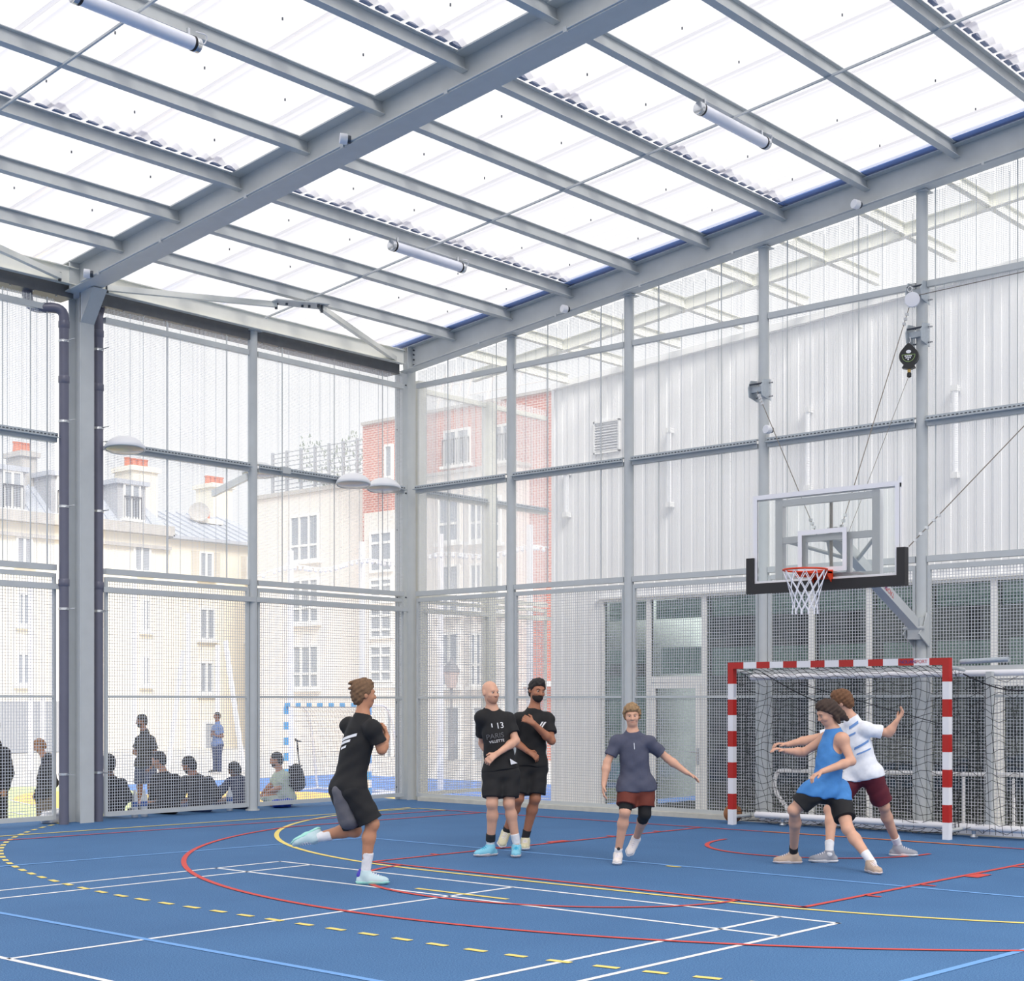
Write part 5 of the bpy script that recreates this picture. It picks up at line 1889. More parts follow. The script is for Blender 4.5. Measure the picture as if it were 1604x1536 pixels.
def person(label, fw, J, look, skin, hair_rgb=None, top=None, bottom=None, socks=None, shoes=None, sleeves='short', vox=.0065, hair='short', beard=None,
           scale=1.0, base=None, shin_wear=None, tank=False, hood=False, bottom_len=.86, top_hem=.02, tights=None, cap=None, hands=True, collar=None, loose=1.0, head_up=None, trousers=False, group=None, wrinkle=.003):
    """J: joints as photo pixels plus depth offset toward the camera in metres, at distance fw"""
    W = {k: at_d(v[0], v[1], fw - (v[2] if len(v) > 2 else 0.0)) for k, v in J.items() if k[:4] not in ('palm', 'thum', 'curl')}
    k = scale
    root_p = np.array(base if base is not None else [(W['ankL'][0] + W['ankR'][0]) / 2, (W['ankL'][1] + W['ankR'][1]) / 2, 0.0])
    t = thing('person', label, 'person', root_p, group)
    pel = (W['hipL'] + W['hipR']) / 2
    neck, head = W['neck'], W['head']
    um = unit(neck - pel)
    md = (W['shL'] + W['shR']) / 2
    for q in ('shL', 'shR'):
        W[q] = W[q] + (md - W[q]) * .13 - um * .030 * k
    sl, sr = W['shL'], W['shR']
    upv = unit(neck - pel)
    across = sl - sr
    across = unit(across - upv * (across @ upv))
    front = unit(np.cross(across, upv))
    lk = unit(RIGHT * look[0] + UP * look[1] - FWD * look[2])
    if front @ (lk * np.array([1, 1, 0])) < -0.35:
        front = -front
    sh_mid = (sl + sr) / 2
    chest = pel + (sh_mid - pel) * .70
    waist = pel + (sh_mid - pel) * .36
    AX = np.stack([across, front, upv], 1)
    half = np.linalg.norm(sl - sr) / 2
    hup = unit(head - neck) if head_up is None else unit(RIGHT * head_up[0] + UP * head_up[1] - FWD * head_up[2])
    lk = unit(lk - hup * (lk @ hup))
    hs = np.cross(lk, hup)
    HA = np.stack([hs, lk, hup], 1)
    hk = k * 1.0

    def torso(f, g, kk=.06, gh=None, cl=()):
        gh = g if gh is None else gh
        f.ball(pel + upv * .03 * k, np.array([.138, .104, .12]) * k + gh, kk, AX, clips=cl)
        f.cone(W['hipL'] + upv * .02 * k, W['hipR'] + upv * .02 * k, .082 * k + gh * .9, .082 * k + gh * .9, kk, clips=cl)
        f.ball(waist, np.array([.136, .098, .16]) * k + (g + gh) / 2, kk, AX, clips=cl)
        f.ball(chest + front * .005, np.array([max(.135 * k, half * .80), .112 * k, .175 * k]) + g, kk, AX)
        f.cone(sl, sr, .052 * k + g * .5, .052 * k + g * .5, kk)
        for q_ in (sl, sr):
            f.cone(q_, neck - upv * .035 * k, .046 * k + g * .4, .040 * k + g * .4, .04)
        f.cone(sh_mid - upv * .03 * k, neck, .085 * k + g, .055 * k + g * .6, kk)

    # ---------------- body
    B = Field(vox)
    torso(B, 0.0)
    B.cone(sh_mid + upv * .0, head - hup * .05 * hk, .058 * k, .054 * k, .03)
    for s in 'LR':
        sh, el, wr = W['sh' + s], W['elb' + s], W['wri' + s]
        B.ball(sh, .060 * k, .04)
        B.cone(sh, el, .052 * k, .039 * k, .03)
        m = el + (wr - el) * .28
        B.cone(el, m, .040 * k, .043 * k, .025)
        B.cone(m, wr, .043 * k, .027 * k, .025)
        hp, kn, an = W['hip' + s], W['kne' + s], W['ank' + s]
        B.cone(hp, hp + (kn - hp) * .45, .088 * k, .078 * k, .05)
        B.cone(hp + (kn - hp) * .45, kn, .078 * k, .054 * k, .04)
        cf = kn + (an - kn) * .30
        back = unit(np.cross(np.cross(an - kn, W['toe' + s] - an), an - kn) + 1e-6) * -1
        back = back if back @ (W['toe' + s] - an) < 0 else -back
        B.cone(kn, cf + back * .012 * k, .051 * k, .056 * k, .03)
        B.cone(cf + back * .012 * k, an, .056 * k, .036 * k, .03)
        B.ball(kn - back * .012 * k, .046 * k, .03)
        ft = W['toe' + s]
        fd = unit(ft - an)
        if shoes is None:
            B.cone(an, an + (ft - an) * .9, .034 * k, .024 * k, .03)
        else:
            B.cone(an, an + fd * .03 * k + unit(an - kn) * .02 * k, .034 * k, .026 * k, .02)
        if hands:
            hd = unit(W['han' + s] - wr)
            pn = unit(np.cross(hd, np.cross(UP if abs(hd[2]) < .8 else FWD, hd)) if True else UP)
            pn = J.get('palm' + s)
            pn = unit(RIGHT * pn[0] + UP * pn[1] - FWD * pn[2]) if pn is not None else unit(pel - wr)
            pn = unit(pn - hd * (pn @ hd))
            sd = np.cross(hd, pn)
            th = J.get('thumb' + s, (0, 1, 0))
            if sd @ (RIGHT * th[0] + UP * th[1] - FWD * th[2]) < 0:
                sd = -sd
            hk2 = k * 1.0
            for o in (-.024, -.008, .008, .024):
                B.cone(wr + sd * o * .5 * hk2, wr + hd * .085 * hk2 + sd * o * hk2, .017 * hk2, .0125 * hk2, .012)
            curl = J.get('curl' + s, .45)
            for q, (o, L) in enumerate(((-.030, .060), (-.010, .074), (.010, .080), (.030, .070))):
                p0 = wr + hd * .088 * hk2 + sd * o * hk2
                fan = sd * o * 3.2
                d1 = unit(hd + fan * .5 + pn * curl)
                p1 = p0 + d1 * L * .55 * hk2
                d2 = unit(hd * (1 - curl) + fan * .4 + pn * curl * 2.2)
                p2 = p1 + d2 * L * .5 * hk2
                B.cone(p0, p1, .0100 * hk2, .0090 * hk2, .006)
                B.cone(p1, p2, .0090 * hk2, .0075 * hk2, .006)
            p0 = wr + hd * .03 * hk2 + sd * .022 * hk2
            p1 = p0 + unit(hd * .7 + sd * .8 + pn * .25) * .045 * hk2
            p2 = p1 + unit(hd * .95 + sd * .25 + pn * .4) * .034 * hk2
            B.cone(p0, p1, .0135 * hk2, .0110 * hk2, .010)
            B.cone(p1, p2, .0110 * hk2, .0085 * hk2, .006)
    # head
    R3 = lambda x, y, z: head + (hs * x + lk * y + hup * z) * hk
    B.ball(R3(0, -.012, .030), np.array([.074, .094, .092]) * hk, .02, HA)
    B.ball(R3(0, .026, -.020), np.array([.060, .064, .085]) * hk, .03, HA)
    B.ball(R3(0, .045, -.078), np.array([.034, .036, .028]) * hk, .03, HA)
    B.cone(R3(-.030, .074, .030), R3(.030, .074, .030), .016 * hk, .016 * hk, .015)
    for sx in (-1, 1):
        B.ball(R3(sx * .030, .094, .008), np.array([.017, .014, .011]) * hk, .010, HA, sign=-1)
        B.ball(R3(sx * .040, .062, -.022), .022 * hk, .02)
        B.ball(R3(sx * .076, -.010, -.002), np.array([.011, .020, .031]) * hk, .010, HA)
    B.cone(R3(0, .086, .018), R3(0, .104, -.020), .009 * hk, .0145 * hk, .010)
    B.cone(R3(-.013, .094, -.024), R3(.013, .094, -.024), .0085 * hk, .0085 * hk, .008)
    B.cone(R3(-.020, .079, -.050), R3(.020, .079, -.050), .0085 * hk, .0085 * hk, .007)
    B.cone(R3(-.017, .077, -.062), R3(.017, .077, -.062), .009 * hk, .009 * hk, .007)
    V, Fq = B.mesh()
    body = mesh_np('body', V, Fq, skin, t)
    # eyes, brows, mouth
    ew = mat('eye_white', srgb(196, 186, 178), .4)
    ed = mat('eye_iris', srgb(46, 34, 28), .3)
    m, m2 = MB(), MB()
    for sx in (-1, 1):
        c = R3(sx * .030, .076, .008)
        prof = [(.0108 * hk * math.sin(a), -.0108 * hk * math.cos(a)) for a in np.linspace(.05, math.pi - .05, 9)]
        m.lathe(c, prof, 12, axis=lk)
        m2.lathe(c, [(.0001, .0118 * hk), (.0058 * hk, .0108 * hk), (.0064 * hk, .0085 * hk)], 10, axis=lk)
    eyes = obj('eyes', m, ew, t, smooth=True)
    obj('iris', m2, ed, eyes)
    hm = mat('hair_' + '_'.join(map(str, hair_rgb)), srgb(*hair_rgb), .75, noise=.25, nscale=60) if hair_rgb else None
    lip = mat('lip_' + skin.name, tuple(c * f for c, f in zip(skin.node_tree.nodes['Principled BSDF'].inputs['Base Color'].default_value[:3], (.85, .6, .6))), .5)
    m = MB()
    m.tube([R3(-.021, .0855, -.056), R3(0, .0895, -.056), R3(.021, .0855, -.056)], [.003 * hk, .0045 * hk, .003 * hk], 6)
    obj('lips', m, lip, t)
    if hm:
        m = MB()
        for sx in (-1, 1):
            m.tube([R3(sx * .014, .0905, .029), R3(sx * .032, .0885, .034), R3(sx * .050, .076, .028)], [.0035 * hk, .0042 * hk, .0025 * hk], 6)
        obj('eyebrows', m, hm, t)
        H = Field(vox)
        if hair in ('short', 'fade', 'long', 'swept', 'bob'):
            g = {'short': .012, 'fade': .006, 'long': .018, 'swept': .012, 'bob': .020}[hair]
            cl = [(R3(0, .045, .040), lk * .80 - hup * .60)]
            H.ball(R3(0, -.014, .034), np.array([.076 + g, .094 + g, .092 + g]) * hk, .02, HA, clips=[(R3(0, .055, .055), lk * .75 - hup * .66)])
            if hair != 'fade':
                H.ball(R3(0, .030, .100), np.array([.055, .050, .030 + g]) * hk, .03, HA)
            H.ball(R3(0, -.055, -.02), np.array([.062, .045 + g, .075]) * hk, .03, HA)
            if hair == 'long':
                H.cone(R3(0, -.05, .03), R3(0, -.115, -.075), .075 * hk, .05 * hk, .03)
                H.cone(R3(0, -.10, -.05), R3(.01, -.17, -.15), .055 * hk, .022 * hk, .03)
                for sx in (-1, 1):
                    H.cone(R3(sx * .06, -.02, .02), R3(sx * .07, -.05, -.11), .03 * hk, .018 * hk, .02)
            if hair == 'bob':
                for sx in (-1, 1):
                    H.cone(R3(sx * .066, .0, .05), R3(sx * .068, -.01, -.02), .026 * hk, .016 * hk, .02)
                H.cone(R3(-.04, .066, .078), R3(.04, .066, .078), .024 * hk, .022 * hk, .02)
            if hair == 'swept':
                H.cone(R3(0, -.02, .10), R3(0, -.13, .10), .045 * hk, .018 * hk, .03)
                H.cone(R3(.02, -.05, .08), R3(.02, -.14, .05), .04 * hk, .012 * hk, .02)
            V, Fq = H.mesh(wrinkle=.0035 if hair != 'fade' else .001, wscale=120, seed=fw)
            mesh_np('hair', V, Fq, hm, t)
    if beard:
        bm = mat('beard_' + '_'.join(map(str, beard)), srgb(*beard), .85)
        H = Field(min(vox, .005))
        H.ball(R3(0, .034, -.052), np.array([.0605, .0645, .062]) * hk, .01, HA, clips=[(R3(0, 0, -.036), hup), (R3(0, .005, 0), -lk)])
        H.ball(R3(0, .050, -.080), np.array([.036, .040, .030]) * hk, .02, HA)
        V, Fq = H.mesh()
        mesh_np('beard', V, Fq, bm, t)
    # ---------------- clothes
    if top is not None:
        T = Field(vox)
        g = .016 * k * loose
        hem = pel - upv * top_hem * k
        hcl = [(hem, -upv)]
        torso(T, g, gh=g + .014 * k, cl=hcl)
        for s in 'LR':
            sh, el, wr = W['sh' + s], W['elb' + s], W['wri' + s]
            if tank:
                continue
            T.ball(sh, (.060 * k + g * .5), .04)
            if sleeves == 'short':
                en = sh + (el - sh) * .66
                d = unit(el - sh)
                T.cone(sh, en + d * .05, .058 * k + g * .5, .060 * k + g * .8, .03, clips=[(en, d)])
            else:
                d = unit(wr - el)
                T.cone(sh, el, .062 * k + g * .8, .052 * k + g, .03)
                T.cone(el, wr + d * .03, .052 * k + g, .038 * k + g * .8, .03, clips=[(wr, d)])
        if trousers is False and top_hem > .0:
            for s in 'LR':
                T.cone(W['hip' + s], W['hip' + s] + (W['kne' + s] - W['hip' + s]) * .25, .091 * k + g + .010, .091 * k + g + .010, .05, clips=hcl)
        cuts = ()
        T.ball(neck + upv * .055 * k + front * .015, np.array([.072, .075, .072]) * k, .012, AX, sign=-1)
        if tank:
            for s, q in (('L', 1), ('R', -1)):
                sh = W['sh' + s]
                T.ball(sh + across * q * .012 * k - upv * .035 * k, np.array([.062, .14, .115]) * k, .012, AX, sign=-1)
        V, Fq = T.mesh(cuts=cuts, wrinkle=wrinkle, seed=fw * 3)
        shirt = mesh_np('hoodie' if hood else ('tank_top' if tank else ('jacket' if sleeves == 'long' else 'shirt')), V, Fq, top, t)
        if hood:
            Hd = Field(vox)
            Hd.ball(neck - front * .075 * k - upv * .01, np.array([.115, .085, .085]) * k, .03, AX)
            Hd.cone(neck - front * .02 * k + across * .06 * k, neck - front * .02 * k - across * .06 * k, .075 * k, .075 * k, .03)
            V, Fq = Hd.mesh(wrinkle=.004)
            mesh_np('hood', V, Fq, top, t)
        if collar is not None:
            Cc = Field(vox * .8)
            for a0 in np.linspace(0, 2 * math.pi, 15)[:-1]:
                a1 = a0 + 2 * math.pi / 14
                rr = lambda a: neck + across * .066 * k * math.cos(a) + front * (.062 * k * math.sin(a) + .008) - upv * (.012 * k + .030 * k * max(0, math.sin(a)))
                Cc.cone(rr(a0), rr(a1), .008, .008, .004)
            V, Fq = Cc.mesh()
            mesh_np('collar', V, Fq, collar, t)
        t['_chest'] = [float(q) for q in chest]
    else:
        shirt = None
    if bottom is not None:
        S = Field(vox)
        g = .014 * k * loose
        S.ball(pel + upv * .03 * k, np.array([.144, .105, .12]) * k + g, .05, AX)
        S.cone(W['hipL'], W['hipR'], .086 * k + g, .086 * k + g, .05)
        for s in 'LR':
            hp, kn, an = W['hip' + s], W['kne' + s], W['ank' + s]
            d = unit(kn - hp)
            if trousers:
                S.cone(hp, kn, .090 * k + g, .064 * k + g, .04)
                d2 = unit(an - kn)
                S.cone(kn, an + d2 * .06, .062 * k + g, .050 * k + g, .03, clips=[(an + d2 * .02, d2)])
            else:
                en = hp + (kn - hp) * bottom_len
                S.cone(hp, en + d * .06, .094 * k + g, .086 * k + g * 1.5, .04, clips=[(en, d)])
        V, Fq = S.mesh(cuts=[(pel + upv * .085 * k, upv)], wrinkle=.003, seed=fw * 5)
        mesh_np('trousers' if trousers else 'shorts', V, Fq, bottom, t)
    if tights is not None:
        S = Field(vox)
        for s, e_ in tights[1].items():
            hp, kn, an = W['hip' + s], W['kne' + s], W['ank' + s]
            if e_ <= 1:
                S.cone(hp + (kn - hp) * .5, hp + (kn - hp) * e_, .088 * k, .066 * k, .03, clips=[(hp + (kn - hp) * e_, kn - hp)])
            else:
                S.cone(hp + (kn - hp) * .5, kn, .088 * k, .064 * k, .03)
                en = kn + (an - kn) * (e_ - 1)
                S.cone(kn, en + unit(an - kn) * .04, .062 * k, .062 * k, .03, clips=[(en, an - kn)])
        V, Fq = S.mesh(wrinkle=.001)
        mesh_np('tights', V, Fq, tights[0], t)
    if socks is not None:
        for s in 'LR':
            so_, hgt = socks[s] if isinstance(socks, dict) else socks
            kn, an = W['kne' + s], W['ank' + s]
            S = Field(vox)
            d = unit(kn - an)
            st = an + d * hgt
            S.cone(an - d * .03, st + d * .03, .040 * k, (.043 + .05 * hgt) * k, .02, clips=[(st, d)])
            V, Fq = S.mesh(wrinkle=.0008, wscale=90)
            mesh_np('sock', V, Fq, so_, t)
    if shin_wear is not None:
        s, mt, lo_, hi_ = shin_wear
        kn, an = W['kne' + s], W['ank' + s]
        d = unit(kn - an)
        S = Field(vox)
        S.cone(an + d * (lo_ - .03), an + d * (hi_ + .03), .050 * k, .050 * k, .02, clips=[(an + d * hi_, d), (an + d * lo_, -d)])
        V, Fq = S.mesh()
        mesh_np('ankle_brace', V, Fq, mt, t)
    if shoes is not None:
        for s in 'LR':
            up_m, sole_m, lace_m = shoes
            an, to = W['ank' + s], W['toe' + s]
            shin = unit(W['kne' + s] - an)
            fd = unit(to - an)
            # foot frame: sole direction from ankle toward toe, perpendicular-ish to the shin unless pointed
            fl = unit(fd - shin * (fd @ shin) * .55)
            dn = -unit(shin - fl * (shin @ fl))
            gz0 = float(root_p[2])
            if to[2] - gz0 < .085 and an[2] - gz0 < .19:      # planted foot: flat on the ground
                fl = unit(np.array([fd[0], fd[1], 0.0]))
                dn = -UP
                an = np.array([an[0], an[1], gz0 + .0725 * k])
            side = np.cross(fl, dn)
            L = .275 * k
            heel = an + dn * .035 * k - fl * .045 * k
            tip = heel + fl * (L - .05 * k)
            U = Field(vox * .85)
            cl = [(heel + dn * .030 * k, dn)]
            U.cone(heel, heel + fl * .09 * k, .040 * k, .042 * k, .02, clips=cl)
            for q in (-.5, .5):
                U.cone(heel + fl * .09 * k + side * .010 * q * k, tip - fl * .03 * k + side * .036 * q * k - side * .0, .040 * k, .030 * k, .02, clips=cl)
            U.cone(heel + fl * .16 * k, tip, .038 * k, .024 * k, .02, clips=cl)
            U.cone(an - dn * .005, heel + fl * .12 * k - dn * .012 * k, .050 * k, .038 * k, .02, clips=[(an - dn * .040 * k, -dn)])
            U.cone(an - dn * .01, W['ank' + s] + shin * .0, .046 * k, .046 * k, .02, clips=[(an - dn * .048 * k, -dn)])
            V, Fq = U.mesh()
            sh_o = mesh_np('shoe', V, Fq, up_m, t)
            So = Field(vox * .85)
            cs = [(heel + dn * .036 * k, dn), (heel + dn * .012 * k, -dn)]
            So.cone(heel - fl * .004, heel + fl * .10 * k, .046 * k, .044 * k, .02, clips=cs)
            for q in (-.5, .5):
                So.cone(heel + fl * .10 * k, tip - fl * .03 * k + side * .044 * q * k, .044 * k, .036 * k, .02, clips=cs)
            So.cone(heel + fl * .16 * k, tip + fl * .006, .040 * k, .030 * k, .02, clips=cs)
            V, Fq = So.mesh()
            mesh_np('sole', V, Fq, sole_m, sh_o)
            if lace_m:
                lc = MB()
                for i in range(5):
                    b0 = an + fl * (.050 + .021 * i) * k + dn * (-.036 + .0085 * i) * k
                    lc.tube([b0 - side * .026 * k + dn * .012 * k, b0 - dn * .002 * k, b0 + side * .026 * k + dn * .012 * k], .0042 * k, 6)
                obj('laces', lc, lace_m, sh_o)
    if cap is not None:
        Cp = Field(vox)
        Cp.ball(R3(0, -.010, .040), np.array([.086, .108, .102]) * hk, .02, HA, clips=[(R3(0, 0, .035), -hup)])
        V, Fq = Cp.mesh()
        mesh_np('cap', V, Fq, cap, t)
    return t, W, dict(front=front, across=across, up=upv, chest=chest, pel=pel, shirt=shirt, head=R3, neck=neck)

def print_on(shirt, parent, s, size, c, across, up, front, material, name='shirt_print', lift=.004):
    """lettering laid on the cloth by casting each outline point onto it"""
    dg = bpy.context.evaluated_depsgraph_get()
    me = shirt.data
    org = wpos(shirt)
    bv = BVHTree.FromPolygons([v.co + Vector(org) for v in me.vertices], [tuple(p.vertices) for p in me.polygons])
    def place(u, v):
        o = np.array(c) + across * u + up * v + front * .5
        hit = bv.ray_cast(Vector(o), Vector(-front))
        p = np.array(hit[0]) if hit[0] is not None else np.array(c) + across * u + up * v
        return p + front * lift
    if isinstance(s, str):
        vv, ff = text_mesh(s, size, place)
    else:
        vv, ff = [place(u, v) for u, v in s[0]], s[1]
    return link_mesh(name, vv, ff, material, parent)

SK_L = skin_mat('light', (214, 164, 138))
SK_T = skin_mat('tan', (190, 134, 102))
SK_M = skin_mat('medium', (168, 112, 84))
SK_D = skin_mat('dark', (104, 68, 52))
SK_B = skin_mat('brown', (142, 92, 66))
BLK = cloth('black', (21, 21, 24))
BLK_S = cloth('black_shorts', (24, 24, 27))
CHAR = cloth('charcoal', (40, 40, 44))
GREYS = cloth('grey_panel', (92, 92, 100))
SLATE = cloth('slate_grey', (76, 79, 98))
RUST = cloth('rust', (106, 46, 34))
TANKB = cloth('tank_blue', (70, 134, 200))
WHT = cloth('white', (236, 238, 244))
MAROON = cloth('maroon', (92, 22, 38))
NAVY = cloth('navy', (42, 52, 84))
MINT = cloth('mint', (190, 206, 190))
DBLUE = cloth('denim_blue', (84, 104, 148))
SOCKW = cloth('sock_white', (228, 228, 232))
SOCKB = cloth('sock_black', (34, 34, 38))
SH_MINT = mat('shoe_mint', srgb(188, 212, 218), .6)
SO_MINT = mat('sole_mint', srgb(160, 222, 210), .5)
SH_CYAN = mat('shoe_cyan', srgb(128, 196, 220), .6)
SO_PALE = mat('sole_pale', srgb(216, 204, 204), .5)
SH_WHITE = mat('shoe_white', srgb(232, 224, 220), .6)
SO_WHITE = mat('sole_white', srgb(226, 224, 226), .5)
SH_CREAM = mat('shoe_cream', srgb(214, 208, 176), .6)
SH_BEIGE = mat('shoe_beige', srgb(188, 164, 146), .6)
SH_GREY = mat('shoe_grey', srgb(150, 152, 162), .6)
LACE_C = mat('lace_cyan', srgb(60, 178, 214), .7)
LACE_W = mat('lace_white', srgb(226, 222, 232), .7)
SH_PURP = mat('heel_purple', srgb(72, 66, 178), .6)
PRINT = mat('white_print', srgb(232, 232, 236), .6)
PRINTG = mat('grey_print', srgb(96, 96, 100), .6)

# ---------------------------------------------------------------- the six players
# runner at the left, seen from behind his right shoulder, stepping to the right
t1, W1, I1 = person('runner in black shirt and shorts with a grey panel, striding right', 12.62,
    dict(hipL=(535, 1236, -.08), hipR=(555, 1238, .07), neck=(569, 1119, -.02), head=(570, 1088, -.02), shL=(544, 1131, -.16), shR=(588, 1136, .15),
         elbL=(566, 1170, -.32), wriL=(592, 1158, -.30), hanL=(600, 1150, -.28), elbR=(598, 1174, .10), wriR=(606, 1154, -.04), hanR=(604, 1142, -.08), palmL=(-1, 0, 0), palmR=(-1, 0, 0), curlL=.6, curlR=.6,
         kneL=(556, 1300, -.14), ankL=(492, 1312, -.16), toeL=(462, 1322, -.16), kneR=(583, 1290, .06), ankR=(573, 1362, .02), toeR=(604, 1378, .04)),
    look=(.86, .02, -.45), skin=SK_T, hair_rgb=(112, 84, 60), hair='swept', top=BLK, bottom=BLK_S, socks=(SOCKW, .155), shoes=(SH_MINT, SO_MINT, LACE_W), scale=.98, bottom_len=.92, top_hem=.0,
    base=(7.43, -7.75, 0))
# grey side panel of the shorts and number strokes on his back
hp, kn = W1['hipL'], W1['kneL']
gp = Field(.0065)
gp.cone(at_d(536, 1240, 12.58), at_d(547, 1282, 12.60), .086, .096, .02)
V, Fq = gp.mesh(wrinkle=.003)
mesh_np('shorts_side_panel', V, Fq, GREYS, t1)
hl = Field(.006)
d = W1['toeR'] - W1['ankR']
d = unit(d * np.array([1, 1, 0]))
hb_ = np.array([W1['ankR'][0], W1['ankR'][1], 0]) - d * .052
hl.cone(hb_ + UP * .080, hb_ + UP * .108 + d * .012, .030, .027, .01)
V, Fq = hl.mesh()
mesh_np('heel_tab', V, Fq, SH_PURP, t1)
for s_, off in (((([(-.07, -.02), (.10, .03), (.10, .055), (-.07, .005)]), [(0, 1, 2, 3)]), .0), ((([(-.08, -.055), (.05, -.02), (.05, .002), (-.08, -.03)]), [(0, 1, 2, 3)]), -.02), ((([(-.05, -.09), (.02, -.07), (.02, -.05), (-.05, -.07)]), [(0, 1, 2, 3)]), -.03)):
    bk = unit(-I1['front'] * .8 - FWD * .55)
    al = unit(np.cross(UP, bk))
    # stroke outlines are subdivided so that they follow the cloth
    (a, b, c, d_), _f = s_
    pts, fs = [], []
    for i in range(9):
        u = i / 8
        pts += [(a[0] + (b[0] - a[0]) * u, a[1] + (b[1] - a[1]) * u), (d_[0] + (c[0] - d_[0]) * u, d_[1] + (c[1] - d_[1]) * u)]
        if i:
            fs.append((2 * i - 2, 2 * i, 2 * i + 1, 2 * i - 1))
    print_on(I1['shirt'], I1['shirt'], (pts, fs), 0, I1['chest'] + UP * .05 + (-RIGHT) * .04, al, I1['up'], bk, PRINT, 'back_print', .005)

# bald player with the number 13
t2, W2, I2 = person('bald player in black shirt numbered 13, walking with an arm across his waist', 14.92,
    dict(hipL=(798, 1212, .02), hipR=(772, 1212, .05), neck=(769, 1110, .0), head=(768, 1085, .03), shL=(798, 1122, .0), shR=(751, 1119, .03),
         elbL=(808, 1160, .08), wriL=(779, 1180, .22), hanL=(765, 1190, .25), elbR=(756, 1164, -.16), wriR=(772, 1186, -.10), hanR=(780, 1196, -.06), palmL=(-.3, -.6, -.6), thumbL=(-.5, 1, 0), curlL=.45,
         kneL=(797, 1258, .08), ankL=(809, 1320, .02), toeL=(808, 1338, .16), kneR=(771, 1258, .12), ankR=(768, 1322, .0), toeR=(748, 1334, .10)),
    look=(.60, .0, .75), skin=SK_L, hair_rgb=None, beard=(178, 132, 110), top=BLK, bottom=BLK_S, socks=(SOCKW, .10), shoes=(SH_CYAN, SO_PALE, LACE_C), scale=.98, bottom_len=.80, top_hem=-.05,
    shin_wear=('R', mat('brace_black', srgb(30, 32, 36), .7), .035, .115), collar=PRINT, wrinkle=.0012, base=(6.70, -5.33, 0), head_up=(.04, 1, .06))
A2, F2, U2 = -I2['across'], I2['front'], I2['up']
if A2 @ RIGHT < 0:
    A2 = -A2
ch = I2['chest']
print_on(I2['shirt'], I2['shirt'], '13', .085, ch + A2 * .035 + U2 * .085, A2, U2, F2, PRINT)
print_on(I2['shirt'], I2['shirt'], 'PARIS', .072, ch - A2 * .03 - U2 * .012, A2, U2, F2, PRINTG)
print_on(I2['shirt'], I2['shirt'], 'VILLETTE', .038, ch - A2 * .02 - U2 * .065, A2, U2, F2, PRINT)
print_on(I2['shirt'], I2['shirt'], ([(-.005, -.02), (.005, -.02), (.005, .02), (-.005, .02)], [(0, 1, 2, 3)]), 0, ch - A2 * .045 + U2 * .10, A2, U2, F2, PRINT)
tp = MB()
c_ = W2['hipL'] + RIGHT * .035 + UP * .14 - FWD * .125
tp.add([c_ + RIGHT * -.03 + UP * .02, c_ + RIGHT * -.02 - UP * .04, c_ + RIGHT * .045 - UP * .025, c_ + RIGHT * -.03 + UP * .02 + FWD * .03, c_ + RIGHT * -.02 - UP * .04 + FWD * .03, c_ + RIGHT * .045 - UP * .025 + FWD * .03], [(0, 1, 2), (5, 4, 3), (0, 3, 4, 1), (1, 4, 5, 2), (2, 5, 3, 0)])
obj('hem_badge', tp, PRINT, I2['shirt'])
nk = MB()

# dark-haired player right behind him
t3, W3, I3 = person('dark haired bearded player in black behind the bald one, fist at his chest', 15.57,
    dict(hipL=(842, 1202, .0), hipR=(818, 1202, .02), neck=(836, 1110, .0), head=(841, 1082, .02), shL=(861, 1122, -.02), shR=(810, 1122, .03),
         elbL=(864, 1160, .10), wriL=(836, 1133, .24), hanL=(821, 1124, .25), elbR=(806, 1160, .02), wriR=(826, 1176, .18), hanR=(836, 1182, .18), palmL=(0, -.3, -1), curlL=.9, thumbL=(0, 1, 0),
         kneL=(838, 1250, .06), ankL=(823, 1311, -.05), toeL=(822, 1326, .10), kneR=(812, 1250, .10), ankR=(792, 1305, -.12), toeR=(787, 1318, .05)),
    look=(.45, -.02, .85), skin=SK_M, hair_rgb=(34, 30, 30), hair='short', beard=(36, 30, 30), top=BLK, bottom=BLK_S, socks=(SOCKB, .085), shoes=(SH_CREAM, SO_WHITE, LACE_W), scale=1.0, bottom_len=.86, top_hem=-.03,
    collar=PRINT, base=(6.55, -4.60, 0))
A3 = I3['across'] if I3['across'] @ RIGHT > 0 else -I3['across']
for dx in (0, .03):
    pts, fs = [], []
    for i in range(7):
        u = i / 6
        pts += [(-.03 + dx + .05 * u, -.03 + .075 * u), (-.012 + dx + .05 * u, -.03 + .075 * u)]
        if i:
            fs.append((2 * i - 2, 2 * i - 1, 2 * i + 1, 2 * i))
    print_on(I3['shirt'], I3['shirt'], (pts, fs), 0, I3['chest'] + A3 * .06 + I3['up'] * .09, A3, I3['up'], I3['front'], PRINT)

